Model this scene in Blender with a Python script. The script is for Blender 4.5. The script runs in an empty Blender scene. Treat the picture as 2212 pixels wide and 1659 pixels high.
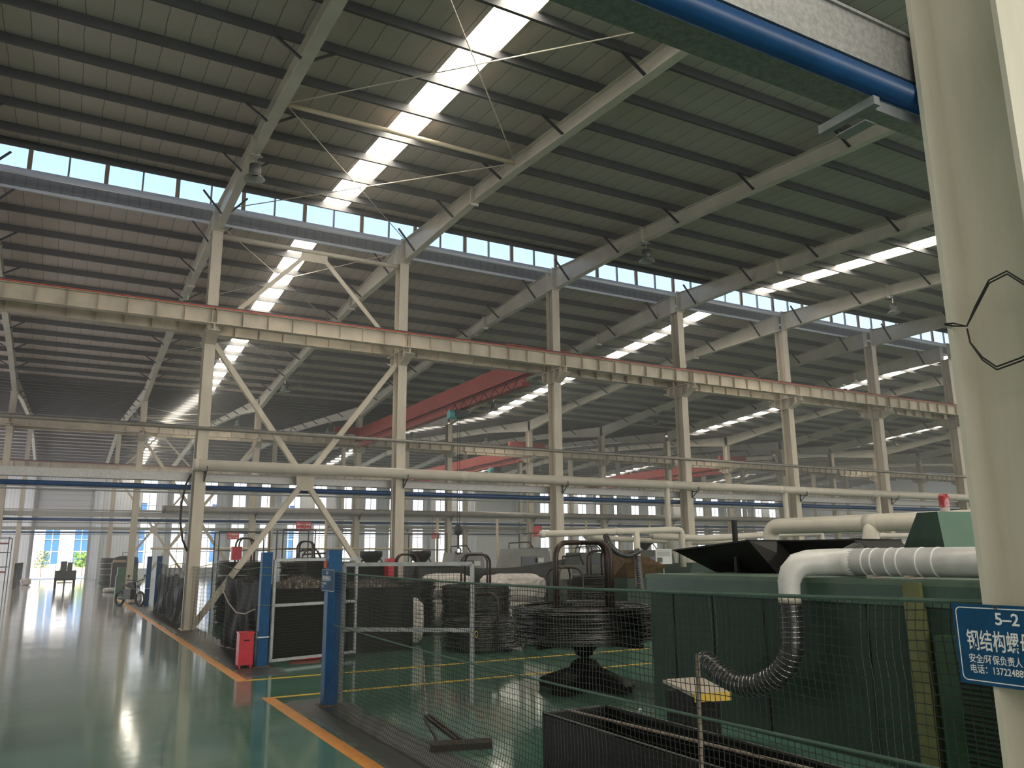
import bpy, math, random
from mathutils import Vector, Matrix
from mathutils.noise import noise as NZ

# ------------------------------------------------------------------ camera, sky, sun, exposure
S = bpy.context.scene
COL = S.collection
cam_d = bpy.data.cameras.new('camera'); cam = bpy.data.objects.new('camera', cam_d); COL.objects.link(cam)
cam_d.sensor_width = 36.0; cam_d.lens = 1728.81 / 2212 * 36; cam_d.clip_start = 0.05; cam_d.clip_end = 600
_y, _p, _r = math.radians(29.13), math.radians(12.085), math.radians(-0.545)
_f = Vector((math.sin(_y) * math.cos(_p), math.cos(_y) * math.cos(_p), math.sin(_p)))
_rt = Vector((math.cos(_y), -math.sin(_y), 0)); _u = _rt.cross(_f)
_r2 = _rt * math.cos(_r) + _u * math.sin(_r); _u2 = _u * math.cos(_r) - _rt * math.sin(_r)
cam.matrix_world = Matrix(((_r2.x, _u2.x, -_f.x, 0), (_r2.y, _u2.y, -_f.y, 0), (_r2.z, _u2.z, -_f.z, 1.903), (0, 0, 0, 1)))
S.camera = cam
W = bpy.data.worlds.new('sky'); S.world = W; W.use_nodes = True
nt = W.node_tree; bg = nt.nodes['Background']
tc = nt.nodes.new('ShaderNodeTexCoord'); sx = nt.nodes.new('ShaderNodeSeparateXYZ'); rp = nt.nodes.new('ShaderNodeValToRGB')
nt.links.new(tc.outputs['Generated'], sx.inputs[0]); nt.links.new(sx.outputs['Z'], rp.inputs[0]); nt.links.new(rp.outputs[0], bg.inputs[0])
rp.color_ramp.elements[0].position = 0.0; rp.color_ramp.elements[0].color = (0.80, 0.88, 1.0, 1)
rp.color_ramp.elements[1].position = 0.7; rp.color_ramp.elements[1].color = (0.22, 0.52, 1.0, 1)
bg.inputs[1].default_value = 1.45
sun_d = bpy.data.lights.new('sun', 'SUN'); sun = bpy.data.objects.new('sun', sun_d); COL.objects.link(sun)
sun_d.energy = 12.0; sun_d.angle = 0.01; sun_d.color = (1.0, 0.95, 0.86)
sun.rotation_euler = Vector((0.25, 0.62, -0.74)).to_track_quat('-Z', 'Y').to_euler()
S.view_settings.view_transform = 'Standard'; S.view_settings.look = 'None'; S.view_settings.gamma = 1.0
S.view_settings.use_curve_mapping = False
S.view_settings.exposure = 0.45
SKY_EMIT = 14.0
S.cycles.max_bounces = 8; S.cycles.diffuse_bounces = 5; S.cycles.glossy_bounces = 4; S.cycles.transparent_max_bounces = 24
S.cycles.caustics_reflective = False; S.cycles.caustics_refractive = False; S.cycles.sample_clamp_indirect = 6.0

rnd = random.Random(7)

# ------------------------------------------------------------------ materials
MATS = {}
def mat(name, col, rough=0.6, metal=0.0, var=0.0, scale=3.0, bump=0.0, bscale=20.0, spec=0.5, col2=None, stretch=None, coat=0.0):
    if name in MATS: return MATS[name]
    m = bpy.data.materials.new(name); m.use_nodes = True; t = m.node_tree; b = t.nodes['Principled BSDF']
    b.inputs['Base Color'].default_value = (*col, 1); b.inputs['Roughness'].default_value = rough
    b.inputs['Metallic'].default_value = metal; b.inputs['Specular IOR Level'].default_value = spec
    b.inputs['Coat Weight'].default_value = coat
    if var or col2 or bump:
        g = t.nodes.new('ShaderNodeNewGeometry'); mp = t.nodes.new('ShaderNodeMapping'); t.links.new(g.outputs['Position'], mp.inputs[0])
        if stretch: mp.inputs['Scale'].default_value = stretch
    if var or col2:
        n = t.nodes.new('ShaderNodeTexNoise'); n.inputs['Scale'].default_value = scale; n.inputs['Detail'].default_value = 6; n.inputs['Roughness'].default_value = 0.65
        t.links.new(mp.outputs[0], n.inputs['Vector'])
        r = t.nodes.new('ShaderNodeValToRGB'); r.color_ramp.elements[0].position = 0.35; r.color_ramp.elements[1].position = 0.68
        c2 = col2 or tuple(c * (1 - var) for c in col)
        r.color_ramp.elements[0].color = (*c2, 1); r.color_ramp.elements[1].color = (*col, 1)
        t.links.new(n.outputs['Fac'], r.inputs[0]); t.links.new(r.outputs[0], b.inputs['Base Color'])
    if bump:
        n2 = t.nodes.new('ShaderNodeTexNoise'); n2.inputs['Scale'].default_value = bscale; n2.inputs['Detail'].default_value = 4
        t.links.new(mp.outputs[0], n2.inputs['Vector'])
        bp = t.nodes.new('ShaderNodeBump'); bp.inputs['Strength'].default_value = bump; bp.inputs['Distance'].default_value = 0.02
        t.links.new(n2.outputs['Fac'], bp.inputs['Height']); t.links.new(bp.outputs[0], b.inputs['Normal'])
    MATS[name] = m; return m
def emit(name, col, s):
    m = bpy.data.materials.new(name); m.use_nodes = True; t = m.node_tree; t.nodes.clear()
    o = t.nodes.new('ShaderNodeOutputMaterial'); e = t.nodes.new('ShaderNodeEmission'); e.inputs[0].default_value = (*col, 1); e.inputs[1].default_value = s
    t.links.new(e.outputs[0], o.inputs[0]); return m
def glass(name, tint=(0.95, 0.98, 1.0), gl=0.08):
    m = bpy.data.materials.new(name); m.use_nodes = True; t = m.node_tree; t.nodes.clear()
    o = t.nodes.new('ShaderNodeOutputMaterial'); tr = t.nodes.new('ShaderNodeBsdfTransparent'); tr.inputs[0].default_value = (*tint, 1)
    g = t.nodes.new('ShaderNodeBsdfGlossy'); g.inputs['Roughness'].default_value = 0.05; x = t.nodes.new('ShaderNodeMixShader'); x.inputs[0].default_value = gl
    t.links.new(tr.outputs[0], x.inputs[1]); t.links.new(g.outputs[0], x.inputs[2]); t.links.new(x.outputs[0], o.inputs[0]); return m

CREAM = mat('cream_steel_paint', (0.60, 0.535, 0.44), 0.5, var=0.22, scale=1.3, stretch=(2, 2, 0.5))
CREAM2 = mat('cream_girder_paint', (0.63, 0.55, 0.44), 0.5, var=0.3, scale=1.6, stretch=(1, 1, 0.6))
RAFT = mat('rafter_grey_paint', (0.60, 0.56, 0.48), 0.5, var=0.22, scale=0.9)
PALE = mat('near_column_paint', (0.62, 0.59, 0.49), 0.45, var=0.12, scale=2.2, stretch=(3, 3, 0.4))
PURL = mat('purlin_grey_steel', (0.085, 0.085, 0.09), 0.5, metal=0.0, var=0.2, scale=2)
DARKST = mat('dark_steel', (0.05, 0.05, 0.055), 0.5, metal=0.3)
GALV = mat('galvanised_steel', (0.42, 0.42, 0.41), 0.42, metal=0.45, col2=(0.27, 0.27, 0.265), scale=34, bump=0.05)
GALVP = mat('galvanised_tube', (0.40, 0.42, 0.43), 0.45, metal=0.4, var=0.25, scale=9)
BLUEP = mat('blue_pipe_paint', (0.01, 0.07, 0.21), 0.28, var=0.25, scale=6)
BLUE = mat('blue_post_paint', (0.008, 0.075, 0.20), 0.5, spec=0.25, var=0.25, scale=5)
WHITEP = mat('white_pvc_pipe', (0.62, 0.57, 0.49), 0.4, var=0.12, scale=3)
DUCTW = mat('white_duct', (0.66, 0.65, 0.63), 0.35, var=0.18, scale=5)
TAN = mat('tan_pipe', (0.62, 0.52, 0.38), 0.5, var=0.15, scale=4)
GREYP = mat('grey_pipe', (0.30, 0.28, 0.25), 0.45, metal=0.3, var=0.3, scale=3)
RED = mat('red_crane_paint', (0.36, 0.055, 0.045), 0.5, var=0.3, scale=2)
REDB = mat('red_box_paint', (0.52, 0.02, 0.035), 0.4, var=0.25, scale=8)
REDRAIL = mat('red_conductor_rail', (0.70, 0.08, 0.03), 0.5)
GREEN = mat('machine_green', (0.028, 0.062, 0.042), 0.5, spec=0.3, col2=(0.02, 0.04, 0.03), scale=2.2, stretch=(1, 1, 0.4))
GREENL = mat('machine_light_green', (0.085, 0.17, 0.115), 0.5, var=0.15)
OLIVE = mat('oily_olive', (0.16, 0.17, 0.06), 0.45, var=0.3, scale=4)
GRGREY = mat('machine_grey_green', (0.085, 0.105, 0.085), 0.5, var=0.3)
LGREY = mat('machine_light_grey', (0.30, 0.30, 0.28), 0.5, var=0.2)
BLACK = mat('oily_black_steel', (0.009, 0.009, 0.009), 0.5, spec=0.25, var=0.3, bump=0.1, bscale=9)
WIRE = mat('black_steel_wire', (0.11, 0.107, 0.107), 0.25, metal=0.85)
HOOP = mat('brown_black_tube', (0.045, 0.028, 0.022), 0.4, metal=0.3, var=0.3, scale=10)
RUBBER = mat('black_rubber', (0.012, 0.012, 0.013), 0.55)
HOSE = mat('black_hose', (0.02, 0.02, 0.022), 0.35)
HOSER = mat('hose_wire_ring', (0.42, 0.42, 0.42), 0.3, metal=0.7)
NET = mat('dark_green_rope', (0.016, 0.022, 0.018), 0.7)
CORD = mat('green_cord', (0.07, 0.13, 0.10), 0.6, var=0.3, scale=12)
TARP = mat('black_plastic_tarp', (0.008, 0.009, 0.008), 0.6, spec=0.2, bump=0.5, bscale=7, var=0.3)
TARPG = mat('grey_plastic_tarp', (0.045, 0.048, 0.048), 0.5, spec=0.3, bump=0.5, bscale=6)
SACK = mat('white_woven_sack', (0.74, 0.68, 0.65), 0.8, var=0.3, scale=7, bump=1.0, bscale=13)
RUST = mat('rusty_steel', (0.17, 0.10, 0.045), 0.7, var=0.5, scale=9)
POLE = mat('weathered_pole', (0.28, 0.25, 0.2), 0.6, col2=(0.10, 0.06, 0.045), scale=22)
WHITE = mat('white_paint', (0.80, 0.80, 0.80), 0.5)
PAPER = mat('paper_white', (0.75, 0.75, 0.75), 0.8)
SIGNB = mat('sign_blue', (0.008, 0.075, 0.18), 0.6, spec=0.2, var=0.25, scale=7)
SIGNR = mat('sign_red', (0.62, 0.05, 0.06), 0.5)
CLAD = mat('white_cladding', (0.72, 0.73, 0.75), 0.55)
CONC = mat('outside_concrete', (0.62, 0.58, 0.5), 0.9, var=0.15, scale=0.6)
FRAME = mat('window_frame_grey', (0.30, 0.30, 0.31), 0.5)
MULL = mat('window_mullion_tan', (0.34, 0.24, 0.15), 0.6)
ALU = mat('white_aluminium', (0.62, 0.64, 0.68), 0.4, metal=0.2)
ORANGE = mat('orange_floor_paint', (0.62, 0.24, 0.03), 0.4, var=0.2, scale=6)
YELLOW = mat('yellow_floor_paint', (0.66, 0.40, 0.03), 0.4, var=0.2, scale=6)
YTOP = mat('yellow_edge_paint', (0.55, 0.36, 0.04), 0.5)
TEAL = mat('teal_motor', (0.10, 0.38, 0.40), 0.5)
BLUEGL = mat('blue_glass', (0.05, 0.16, 0.34), 0.15)
LEAF = mat('shrub_green', (0.22, 0.40, 0.05), 0.8)
PINE = mat('pine_green', (0.30, 0.36, 0.16), 0.8)
SWARF = mat('steel_swarf', (0.20, 0.17, 0.145), 0.4, metal=0.6, var=0.5, scale=14)
SKYL = emit('skylight_panel', (1.0, 0.93, 0.78), SKY_EMIT)
FILL_FRONT = emit('front_fill_glow', (1.0, 0.95, 0.88), 4.0)  # glow of unseen front wall panes, added as fill light
FILL_FAR = emit('far_side_fill_glow', (0.95, 0.97, 1.0), 12.0)  # stronger added fill for the far end of the left wall
FILL_SIDE = emit('side_fill_glow', (0.95, 0.97, 1.0), 4.0)  # added fill glow for the unseen left wall
PANE = glass('window_glass')
LAMPG = mat('lamp_reflector', (0.42, 0.43, 0.43), 0.25, metal=0.7)
BEACON = mat('beacon_red_plastic', (0.30, 0.015, 0.02), 0.2, coat=0.5)
LIDW = mat('lid_pale', (0.42, 0.37, 0.31), 0.5)

def liner():
    m = bpy.data.materials.new('roof_liner'); m.use_nodes = True; t = m.node_tree; b = t.nodes['Principled BSDF']; b.inputs['Roughness'].default_value = 0.55
    g = t.nodes.new('ShaderNodeNewGeometry'); s = t.nodes.new('ShaderNodeSeparateXYZ'); t.links.new(g.outputs['Position'], s.inputs[0])
    nz = t.nodes.new('ShaderNodeTexNoise'); nz.inputs['Scale'].default_value = 2.5; nz.inputs['Detail'].default_value = 3
    mp = t.nodes.new('ShaderNodeMapping'); mp.inputs['Scale'].default_value = (1, 0.6, 1); t.links.new(g.outputs['Position'], mp.inputs[0]); t.links.new(mp.outputs[0], nz.inputs['Vector'])
    a = t.nodes.new('ShaderNodeMath'); a.operation = 'MULTIPLY_ADD'; a.inputs[1].default_value = 0.07; t.links.new(nz.outputs['Fac'], a.inputs[0]); t.links.new(s.outputs['X'], a.inputs[2])
    d = t.nodes.new('ShaderNodeMath'); d.operation = 'DIVIDE'; d.inputs[1].default_value = 0.46; t.links.new(a.outputs[0], d.inputs[0])
    fr = t.nodes.new('ShaderNodeMath'); fr.operation = 'FRACT'; t.links.new(d.outputs[0], fr.inputs[0])
    r = t.nodes.new('ShaderNodeValToRGB'); e = r.color_ramp.elements
    e[0].position = 0.0; e[0].color = (0.58, 0.49, 0.46, 1); e[1].position = 0.955; e[1].color = (0.55, 0.46, 0.43, 1)
    k = r.color_ramp.elements.new(0.975); k.color = (0.13, 0.12, 0.11, 1); k = r.color_ramp.elements.new(1.0); k.color = (0.22, 0.21, 0.19, 1)
    t.links.new(fr.outputs[0], r.inputs[0]); t.links.new(r.outputs[0], b.inputs['Base Color'])
    bp = t.nodes.new('ShaderNodeBump'); bp.inputs['Strength'].default_value = 0.6; bp.inputs['Distance'].default_value = 0.03
    n2 = t.nodes.new('ShaderNodeTexNoise'); n2.inputs['Scale'].default_value = 5; t.links.new(mp.outputs[0], n2.inputs['Vector'])
    t.links.new(n2.outputs['Fac'], bp.inputs['Height']); t.links.new(bp.outputs[0], b.inputs['Normal']); return m
LINER = liner()

def floor_mat():
    m = bpy.data.materials.new('green_epoxy_floor'); m.use_nodes = True; t = m.node_tree; b = t.nodes['Principled BSDF']; L = t.links.new
    g = t.nodes.new('ShaderNodeNewGeometry'); s = t.nodes.new('ShaderNodeSeparateXYZ'); L(g.outputs['Position'], s.inputs[0])
    n = t.nodes.new('ShaderNodeTexNoise'); n.inputs['Scale'].default_value = 0.8; n.inputs['Detail'].default_value = 8; n.inputs['Roughness'].default_value = 0.7; L(g.outputs['Position'], n.inputs['Vector'])
    r = t.nodes.new('ShaderNodeValToRGB'); r.color_ramp.elements[0].position = 0.38; r.color_ramp.elements[1].position = 0.7
    r.color_ramp.elements[0].color = (0.06, 0.14, 0.10, 1); r.color_ramp.elements[1].color = (0.10, 0.205, 0.155, 1); L(n.outputs['Fac'], r.inputs[0])
    # worn grey in the aisle further off, paled with painted-in far wall reflection
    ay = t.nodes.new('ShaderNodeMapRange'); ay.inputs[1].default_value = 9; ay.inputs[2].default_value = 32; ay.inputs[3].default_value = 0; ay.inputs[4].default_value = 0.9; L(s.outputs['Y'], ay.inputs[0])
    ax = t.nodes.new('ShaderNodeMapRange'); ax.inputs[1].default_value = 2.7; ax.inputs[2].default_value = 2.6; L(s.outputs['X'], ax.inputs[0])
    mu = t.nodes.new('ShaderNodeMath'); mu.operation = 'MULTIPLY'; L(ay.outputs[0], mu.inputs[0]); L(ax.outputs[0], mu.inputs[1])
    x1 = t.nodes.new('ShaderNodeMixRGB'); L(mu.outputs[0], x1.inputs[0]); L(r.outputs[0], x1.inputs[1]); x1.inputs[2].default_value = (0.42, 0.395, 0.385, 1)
    # grime band at the foot of the fence, with ragged edges
    nb = t.nodes.new('ShaderNodeTexNoise'); nb.inputs['Scale'].default_value = 3.0; nb.inputs['Detail'].default_value = 5; L(g.outputs['Position'], nb.inputs['Vector'])
    xo = t.nodes.new('ShaderNodeMath'); xo.operation = 'MULTIPLY_ADD'; xo.inputs[1].default_value = 0.35; L(nb.outputs['Fac'], xo.inputs[0]); L(s.outputs['X'], xo.inputs[2])
    def rng(v, a, c, soft=0.04):
        p = t.nodes.new('ShaderNodeMapRange'); p.inputs[1].default_value = a - soft; p.inputs[2].default_value = a + soft; L(v, p.inputs[0])
        q = t.nodes.new('ShaderNodeMapRange'); q.inputs[1].default_value = c + soft; q.inputs[2].default_value = c - soft; L(v, q.inputs[0])
        z = t.nodes.new('ShaderNodeMath'); z.operation = 'MULTIPLY'; L(p.outputs[0], z.inputs[0]); L(q.outputs[0], z.inputs[1]); return z.outputs[0]
    bx = rng(xo.outputs[0], 3.0, 3.75, 0.07); yn = rng(s.outputs['Y'], 2.0, 11.55, 0.2); yf = rng(s.outputs['Y'], 14.1, 44, 0.2)
    ad = t.nodes.new('ShaderNodeMath'); ad.operation = 'ADD'; L(yn, ad.inputs[0]); L(yf, ad.inputs[1])
    mm = t.nodes.new('ShaderNodeMath'); mm.operation = 'MULTIPLY'; L(bx, mm.inputs[0]); L(ad.outputs[0], mm.inputs[1])
    x2 = t.nodes.new('ShaderNodeMixRGB'); L(mm.outputs[0], x2.inputs[0]); L(x1.outputs[0], x2.inputs[1]); x2.inputs[2].default_value = (0.035, 0.036, 0.032, 1)
    L(x2.outputs[0], b.inputs['Base Color'])
    rr = t.nodes.new('ShaderNodeMapRange'); rr.inputs[3].default_value = 0.02; rr.inputs[4].default_value = 0.17; L(n.outputs['Fac'], rr.inputs[0])
    ra = t.nodes.new('ShaderNodeMath'); ra.operation = 'MULTIPLY_ADD'; ra.inputs[1].default_value = 0.35; L(mm.outputs[0], ra.inputs[0]); L(rr.outputs[0], ra.inputs[2]); L(ra.outputs[0], b.inputs['Roughness'])
    n3 = t.nodes.new('ShaderNodeTexNoise'); n3.inputs['Scale'].default_value = 2.2; n3.inputs['Detail'].default_value = 4; m3 = t.nodes.new('ShaderNodeMapping'); m3.inputs['Rotation'].default_value = (0, 0, .5); m3.inputs['Scale'].default_value = (.5, 1.6, 1); L(g.outputs['Position'], m3.inputs[0]); L(m3.outputs[0], n3.inputs['Vector'])
    bp = t.nodes.new('ShaderNodeBump'); bp.inputs['Strength'].default_value = 0.06; bp.inputs['Distance'].default_value = 0.02; L(n3.outputs['Fac'], bp.inputs['Height']); L(bp.outputs[0], b.inputs['Normal'])
    b.inputs['Specular IOR Level'].default_value = 0.9
    return m
FLOOR = floor_mat()

def ribbed(name, col, pitch, axis='X'):
    m = bpy.data.materials.new(name); m.use_nodes = True; t = m.node_tree; b = t.nodes['Principled BSDF']; b.inputs['Roughness'].default_value = 0.55
    b.inputs['Base Color'].default_value = (*col, 1)
    g = t.nodes.new('ShaderNodeNewGeometry'); s = t.nodes.new('ShaderNodeSeparateXYZ'); t.links.new(g.outputs['Position'], s.inputs[0])
    d = t.nodes.new('ShaderNodeMath'); d.operation = 'DIVIDE'; d.inputs[1].default_value = pitch; t.links.new(s.outputs[axis], d.inputs[0])
    f = t.nodes.new('ShaderNodeMath'); f.operation = 'FRACT'; t.links.new(d.outputs[0], f.inputs[0])
    r = t.nodes.new('ShaderNodeValToRGB'); e = r.color_ramp.elements; e[0].position = 0.8; e[0].color = (*col, 1); e[1].position = 0.92; e[1].color = tuple(c * 0.72 for c in col) + (1,)
    t.links.new(f.outputs[0], r.inputs[0]); t.links.new(r.outputs[0], b.inputs['Base Color']); return m
WALLM = ribbed('ribbed_wall_panel', (0.74, 0.75, 0.78), 0.3)
OUTM = ribbed('ribbed_outer_cladding', (0.82, 0.80, 0.80), 0.35)
UPST = ribbed('upstand_sheet', (0.20, 0.20, 0.21), 0.3)
SHUT = ribbed('shutter_panel', (0.50, 0.50, 0.52), 0.55, 'Z')

# ------------------------------------------------------------------ mesh builder
class MB:
    def __init__(s): s.v = []; s.f = []
    def add(s, vs, fs):
        o = len(s.v); s.v += [tuple(v) for v in vs]; s.f += [tuple(i + o for i in f) for f in fs]; return s
    def box(s, x0, x1, y0, y1, z0, z1):
        return s.add([(x0, y0, z0), (x1, y0, z0), (x1, y1, z0), (x0, y1, z0), (x0, y0, z1), (x1, y0, z1), (x1, y1, z1), (x0, y1, z1)],
                     [(0, 3, 2, 1), (4, 5, 6, 7), (0, 1, 5, 4), (1, 2, 6, 5), (2, 3, 7, 6), (3, 0, 4, 7)])
    def bar(s, a, b, w, h=None, up=(0, 0, 1)):           # rectangular bar from a to b
        a = Vector(a); b = Vector(b); d = (b - a).normalized(); up = Vector(up)
        if abs(d.dot(up)) > 0.99: up = Vector((0, 1, 0))
        x = d.cross(up).normalized(); y = x.cross(d); h = h or w
        vs = [p + x * i * w / 2 + y * j * h / 2 for p in (a, b) for i, j in ((-1, -1), (1, -1), (1, 1), (-1, 1))]
        return s.add(vs, [(0, 1, 2, 3), (7, 6, 5, 4), (0, 4, 5, 1), (1, 5, 6, 2), (2, 6, 7, 3), (3, 7, 4, 0)])
    def tube(s, pts, r, n=8, closed=False, caps=True):
        pts = [Vector(p) for p in pts]; N = len(pts); rs = r if isinstance(r, (list, tuple)) else [r] * N
        vs = []; prev = None
        for i, p in enumerate(pts):
            if closed: d = pts[(i + 1) % N] - pts[i - 1]
            else: d = pts[min(i + 1, N - 1)] - pts[max(i - 1, 0)]
            d = d.normalized() if d.length > 1e-9 else Vector((0, 0, 1))
            if prev is None:
                t = Vector((0, 0, 1)) if abs(d.z) < 0.9 else Vector((1, 0, 0)); x = d.cross(t).normalized()
            else:
                x = prev - d * prev.dot(d); x = x.normalized() if x.length > 1e-6 else d.orthogonal().normalized()
            prev = x; y = d.cross(x)
            for k in range(n):
                a = 2 * math.pi * k / n; vs.append(p + (x * math.cos(a) + y * math.sin(a)) * rs[i])
        fs = []
        for i in range(N if closed else N - 1):
            j = (i + 1) % N
            for k in range(n): fs.append((i * n + k, i * n + (k + 1) % n, j * n + (k + 1) % n, j * n + k))
        if caps and not closed: fs += [tuple(range(n))[::-1], tuple((N - 1) * n + k for k in range(n))]
        return s.add(vs, fs)
    def cyl(s, a, b, r, n=14, r2=None, caps=True): return s.tube([a, b], [r, r if r2 is None else r2], n, caps=caps)
    def ext(s, poly, a0, a1, axis='X'):                   # extrude a polygon; (u,v) = (y,z) for X, (x,z) for Y, (x,y) for Z
        def P(u, v, a): return (a, u, v) if axis == 'X' else (u, a, v) if axis == 'Y' else (u, v, a)
        n = len(poly); vs = [P(u, v, a0) for u, v in poly] + [P(u, v, a1) for u, v in poly]
        return s.add(vs, [tuple(range(n))[::-1], tuple(range(n, 2 * n))] + [(i, (i + 1) % n, n + (i + 1) % n, n + i) for i in range(n)])
    def lathe(s, c, prof, n=20):                          # prof: (r, z)
        c = Vector(c); vs = []; fs = []; m = len(prof)
        for r, z in prof:
            for k in range(n):
                a = 2 * math.pi * k / n; vs.append((c.x + r * math.cos(a), c.y + r * math.sin(a), c.z + z))
        for i in range(m - 1):
            for k in range(n): fs.append((i * n + k, i * n + (k + 1) % n, (i + 1) * n + (k + 1) % n, (i + 1) * n + k))
        return s.add(vs, fs)
    def grid(s, nu, nv, fn):
        vs = [fn(i / nu, j / nv) for j in range(nv + 1) for i in range(nu + 1)]
        return s.add(vs, [(j * (nu + 1) + i, j * (nu + 1) + i + 1, (j + 1) * (nu + 1) + i + 1, (j + 1) * (nu + 1) + i) for j in range(nv) for i in range(nu)])
    def mesh(s, name, m, smooth=False):
        me = bpy.data.meshes.new(name); me.from_pydata(s.v, [], s.f); me.update()
        import bmesh
        bm = bmesh.new(); bm.from_mesh(me); bmesh.ops.recalc_face_normals(bm, faces=bm.faces[:]); bm.to_mesh(me); bm.free()
        if smooth:
            for p in me.polygons: p.use_smooth = True
        if m: me.materials.append(m)
        return me
    def obj(s, name, m, parent=None, smooth=False): return link(name, s.mesh(name, m, smooth), parent)

def link(name, me, parent=None):
    o = bpy.data.objects.new(name, me); COL.objects.link(o)
    if parent is not None:
        o.parent = parent
        if parent.type == 'EMPTY': o.matrix_parent_inverse = Matrix.Translation(-parent.location)
    return o
def tag(o, label, cat, group=None, kind=None):
    o['label'] = label; o['category'] = cat
    if group: o['group'] = group
    if kind: o['kind'] = kind
    return o
def thing(name, label, cat, loc=(0, 0, 0), group=None):
    o = bpy.data.objects.new(name, None); COL.objects.link(o); o.location = loc; o.empty_display_size = 0.2
    return tag(o, label, cat, group)
def struct(o): o['kind'] = 'structure'; return o
def dup(o, loc, label=None, parent=None):
    c = o.copy(); COL.objects.link(c)
    if parent is None:
        c.location = loc
        if label: c['label'] = label
    else: c.parent = parent
    for ch in KIDS(o): dup(ch, None, None, c)
    return c
def KIDS(o): return [c for c in o.children]
ORD = 'first second third fourth fifth sixth seventh eighth ninth tenth eleventh twelfth thirteenth fourteenth fifteenth sixteenth seventeenth eighteenth nineteenth twentieth'.split()
def nth(i): return ORD[i]

# ------------------------------------------------------------------ layout numbers (metres)
R = [1.745, 24.3, 46.7, 69.1, 91.5]          # column rows across the hall
X0, BAY = 3.317, 6.0
XL, XR = -20.7, 105.3
def FX(k): return X0 + BAY * k
def ztop(y):                                # top of the rafters: ridge over rows 1, 3, valley over rows 0, 2, 4
    y0 = abs(((y - 1.9) / 22.4 + 1) % 2 - 1)      # 0 at a valley, 1 at a ridge
    return 10.88 + 1.52 * y0
SHEET = 0.21

# ------------------------------------------------------------------ floor, roof, walls
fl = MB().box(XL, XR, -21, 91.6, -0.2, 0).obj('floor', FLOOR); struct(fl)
og = MB().box(-60, 130, 91.6, 112, -0.3, -0.02).obj('ground_outside', CONC); struct(og)
YN, YF = 22.55, 25.45                        # monitor sides at a ridge (row 1): near one solid, far one glazed
def skyx():
    x = 6.05; out = []
    while x < XR: 
        out.append((x, x + 0.73)); x += 18
    return [(-11.95, -11.22)] + out
SK = skyx()
slopes = [(-20.5, 1.9), (1.9, YN), (YF, 46.7), (46.7, 66.3), (70.25, 91.5)]
for i, (a, b) in enumerate(slopes):
    m = MB(); xs = [XL] + [v for p in SK for v in p] + [XR]
    za, zb = ztop(a + 1e-4) + SHEET, ztop(b - 1e-4) + SHEET
    if i == 0: za, zb = ztop(-20.5), ztop(1.9) + SHEET; za += SHEET
    for j in range(0, len(xs), 2):
        x0, x1 = xs[j], xs[j + 1]
        m.add([(x0, a, za), (x1, a, za), (x1, b, zb), (x0, b, zb), (x0, a, za + .06), (x1, a, za + .06), (x1, b, zb + .06), (x0, b, zb + .06)],
              [(0, 3, 2, 1), (4, 5, 6, 7), (0, 1, 5, 4), (1, 2, 6, 5), (2, 3, 7, 6), (3, 0, 4, 7)])
    o = m.obj('ceiling_%d' % (i + 1), LINER); struct(o)
    for x0, x1 in SK:
        p = MB().add([(x0 - .02, a, za + .03), (x1 + .02, a, za + .03), (x1 + .02, b, zb + .03), (x0 - .02, b, zb + .03)], [(0, 1, 2, 3)]).obj('skylight', SKYL)
        struct(p)
        d = (zb - za) / (b - a)
        e = MB()
        e.bar((x1 + .04, a, za - .01), (x1 + .04, b, zb - .01), .07, .05)
        e.obj('skylight_trim', LIDW, p)
# end walls of the hall
wl = MB().box(XL - .2, XL, -21, 91.7, 0, 1.2); wl.box(XL - .2, XL, -21, 91.7, 5.4, 14); wl.box(XL - .2, XL, -21, 27, 1.2, 5.4)
for k in range(11): wl.box(XL - .2, XL, 27 + 5.9 * k, 28.4 + 5.9 * k, 1.2, 5.4)
struct(wl.obj('wall_left', WALLM))
for k in range(11): struct(MB().add([(XL - .1, 28.4 + 5.9 * k, 1.2), (XL - .1, 32.9 + 5.9 * k, 1.2), (XL - .1, 32.9 + 5.9 * k, 5.4), (XL - .1, 28.4 + 5.9 * k, 5.4)], [(0, 1, 2, 3)]).obj('window_%d' % (400 + k), FILL_SIDE if k < 6 else FILL_FAR))  # unseen glowing panes added to brighten the hall from the left
struct(MB().box(XR, XR + .2, -21, 91.7, 0, 14).obj('wall_right', WALLM))
wb = MB()
for k in range(-4, 17):
    x = XL + 6 * (k + 4); wb.box(x, x + 1.2, -21, -20.8, 0, 12.6); wb.box(x + 1.2, x + 6, -21, -20.8, 0, 1.2); wb.box(x + 1.2, x + 6, -21, -20.8, 5.4, 6.6); wb.box(x + 1.2, x + 6, -21, -20.8, 9.8, 12.6)
struct(wb.obj('wall_front', WALLM))
for k in range(-4, 17):
    x = XL + 6 * (k + 4)
    for q, (a, b) in enumerate(((1.2, 5.4), (6.6, 9.8))):
        struct(MB().add([(x + 1.2, -20.9, a), (x + 6, -20.9, a), (x + 6, -20.9, b), (x + 1.2, -20.9, b)], [(0, 1, 2, 3)]).obj('window_%d' % (300 + 2 * (k + 4) + q), FILL_FRONT))  # unseen glowing panes added behind the camera to brighten the hall
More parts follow.
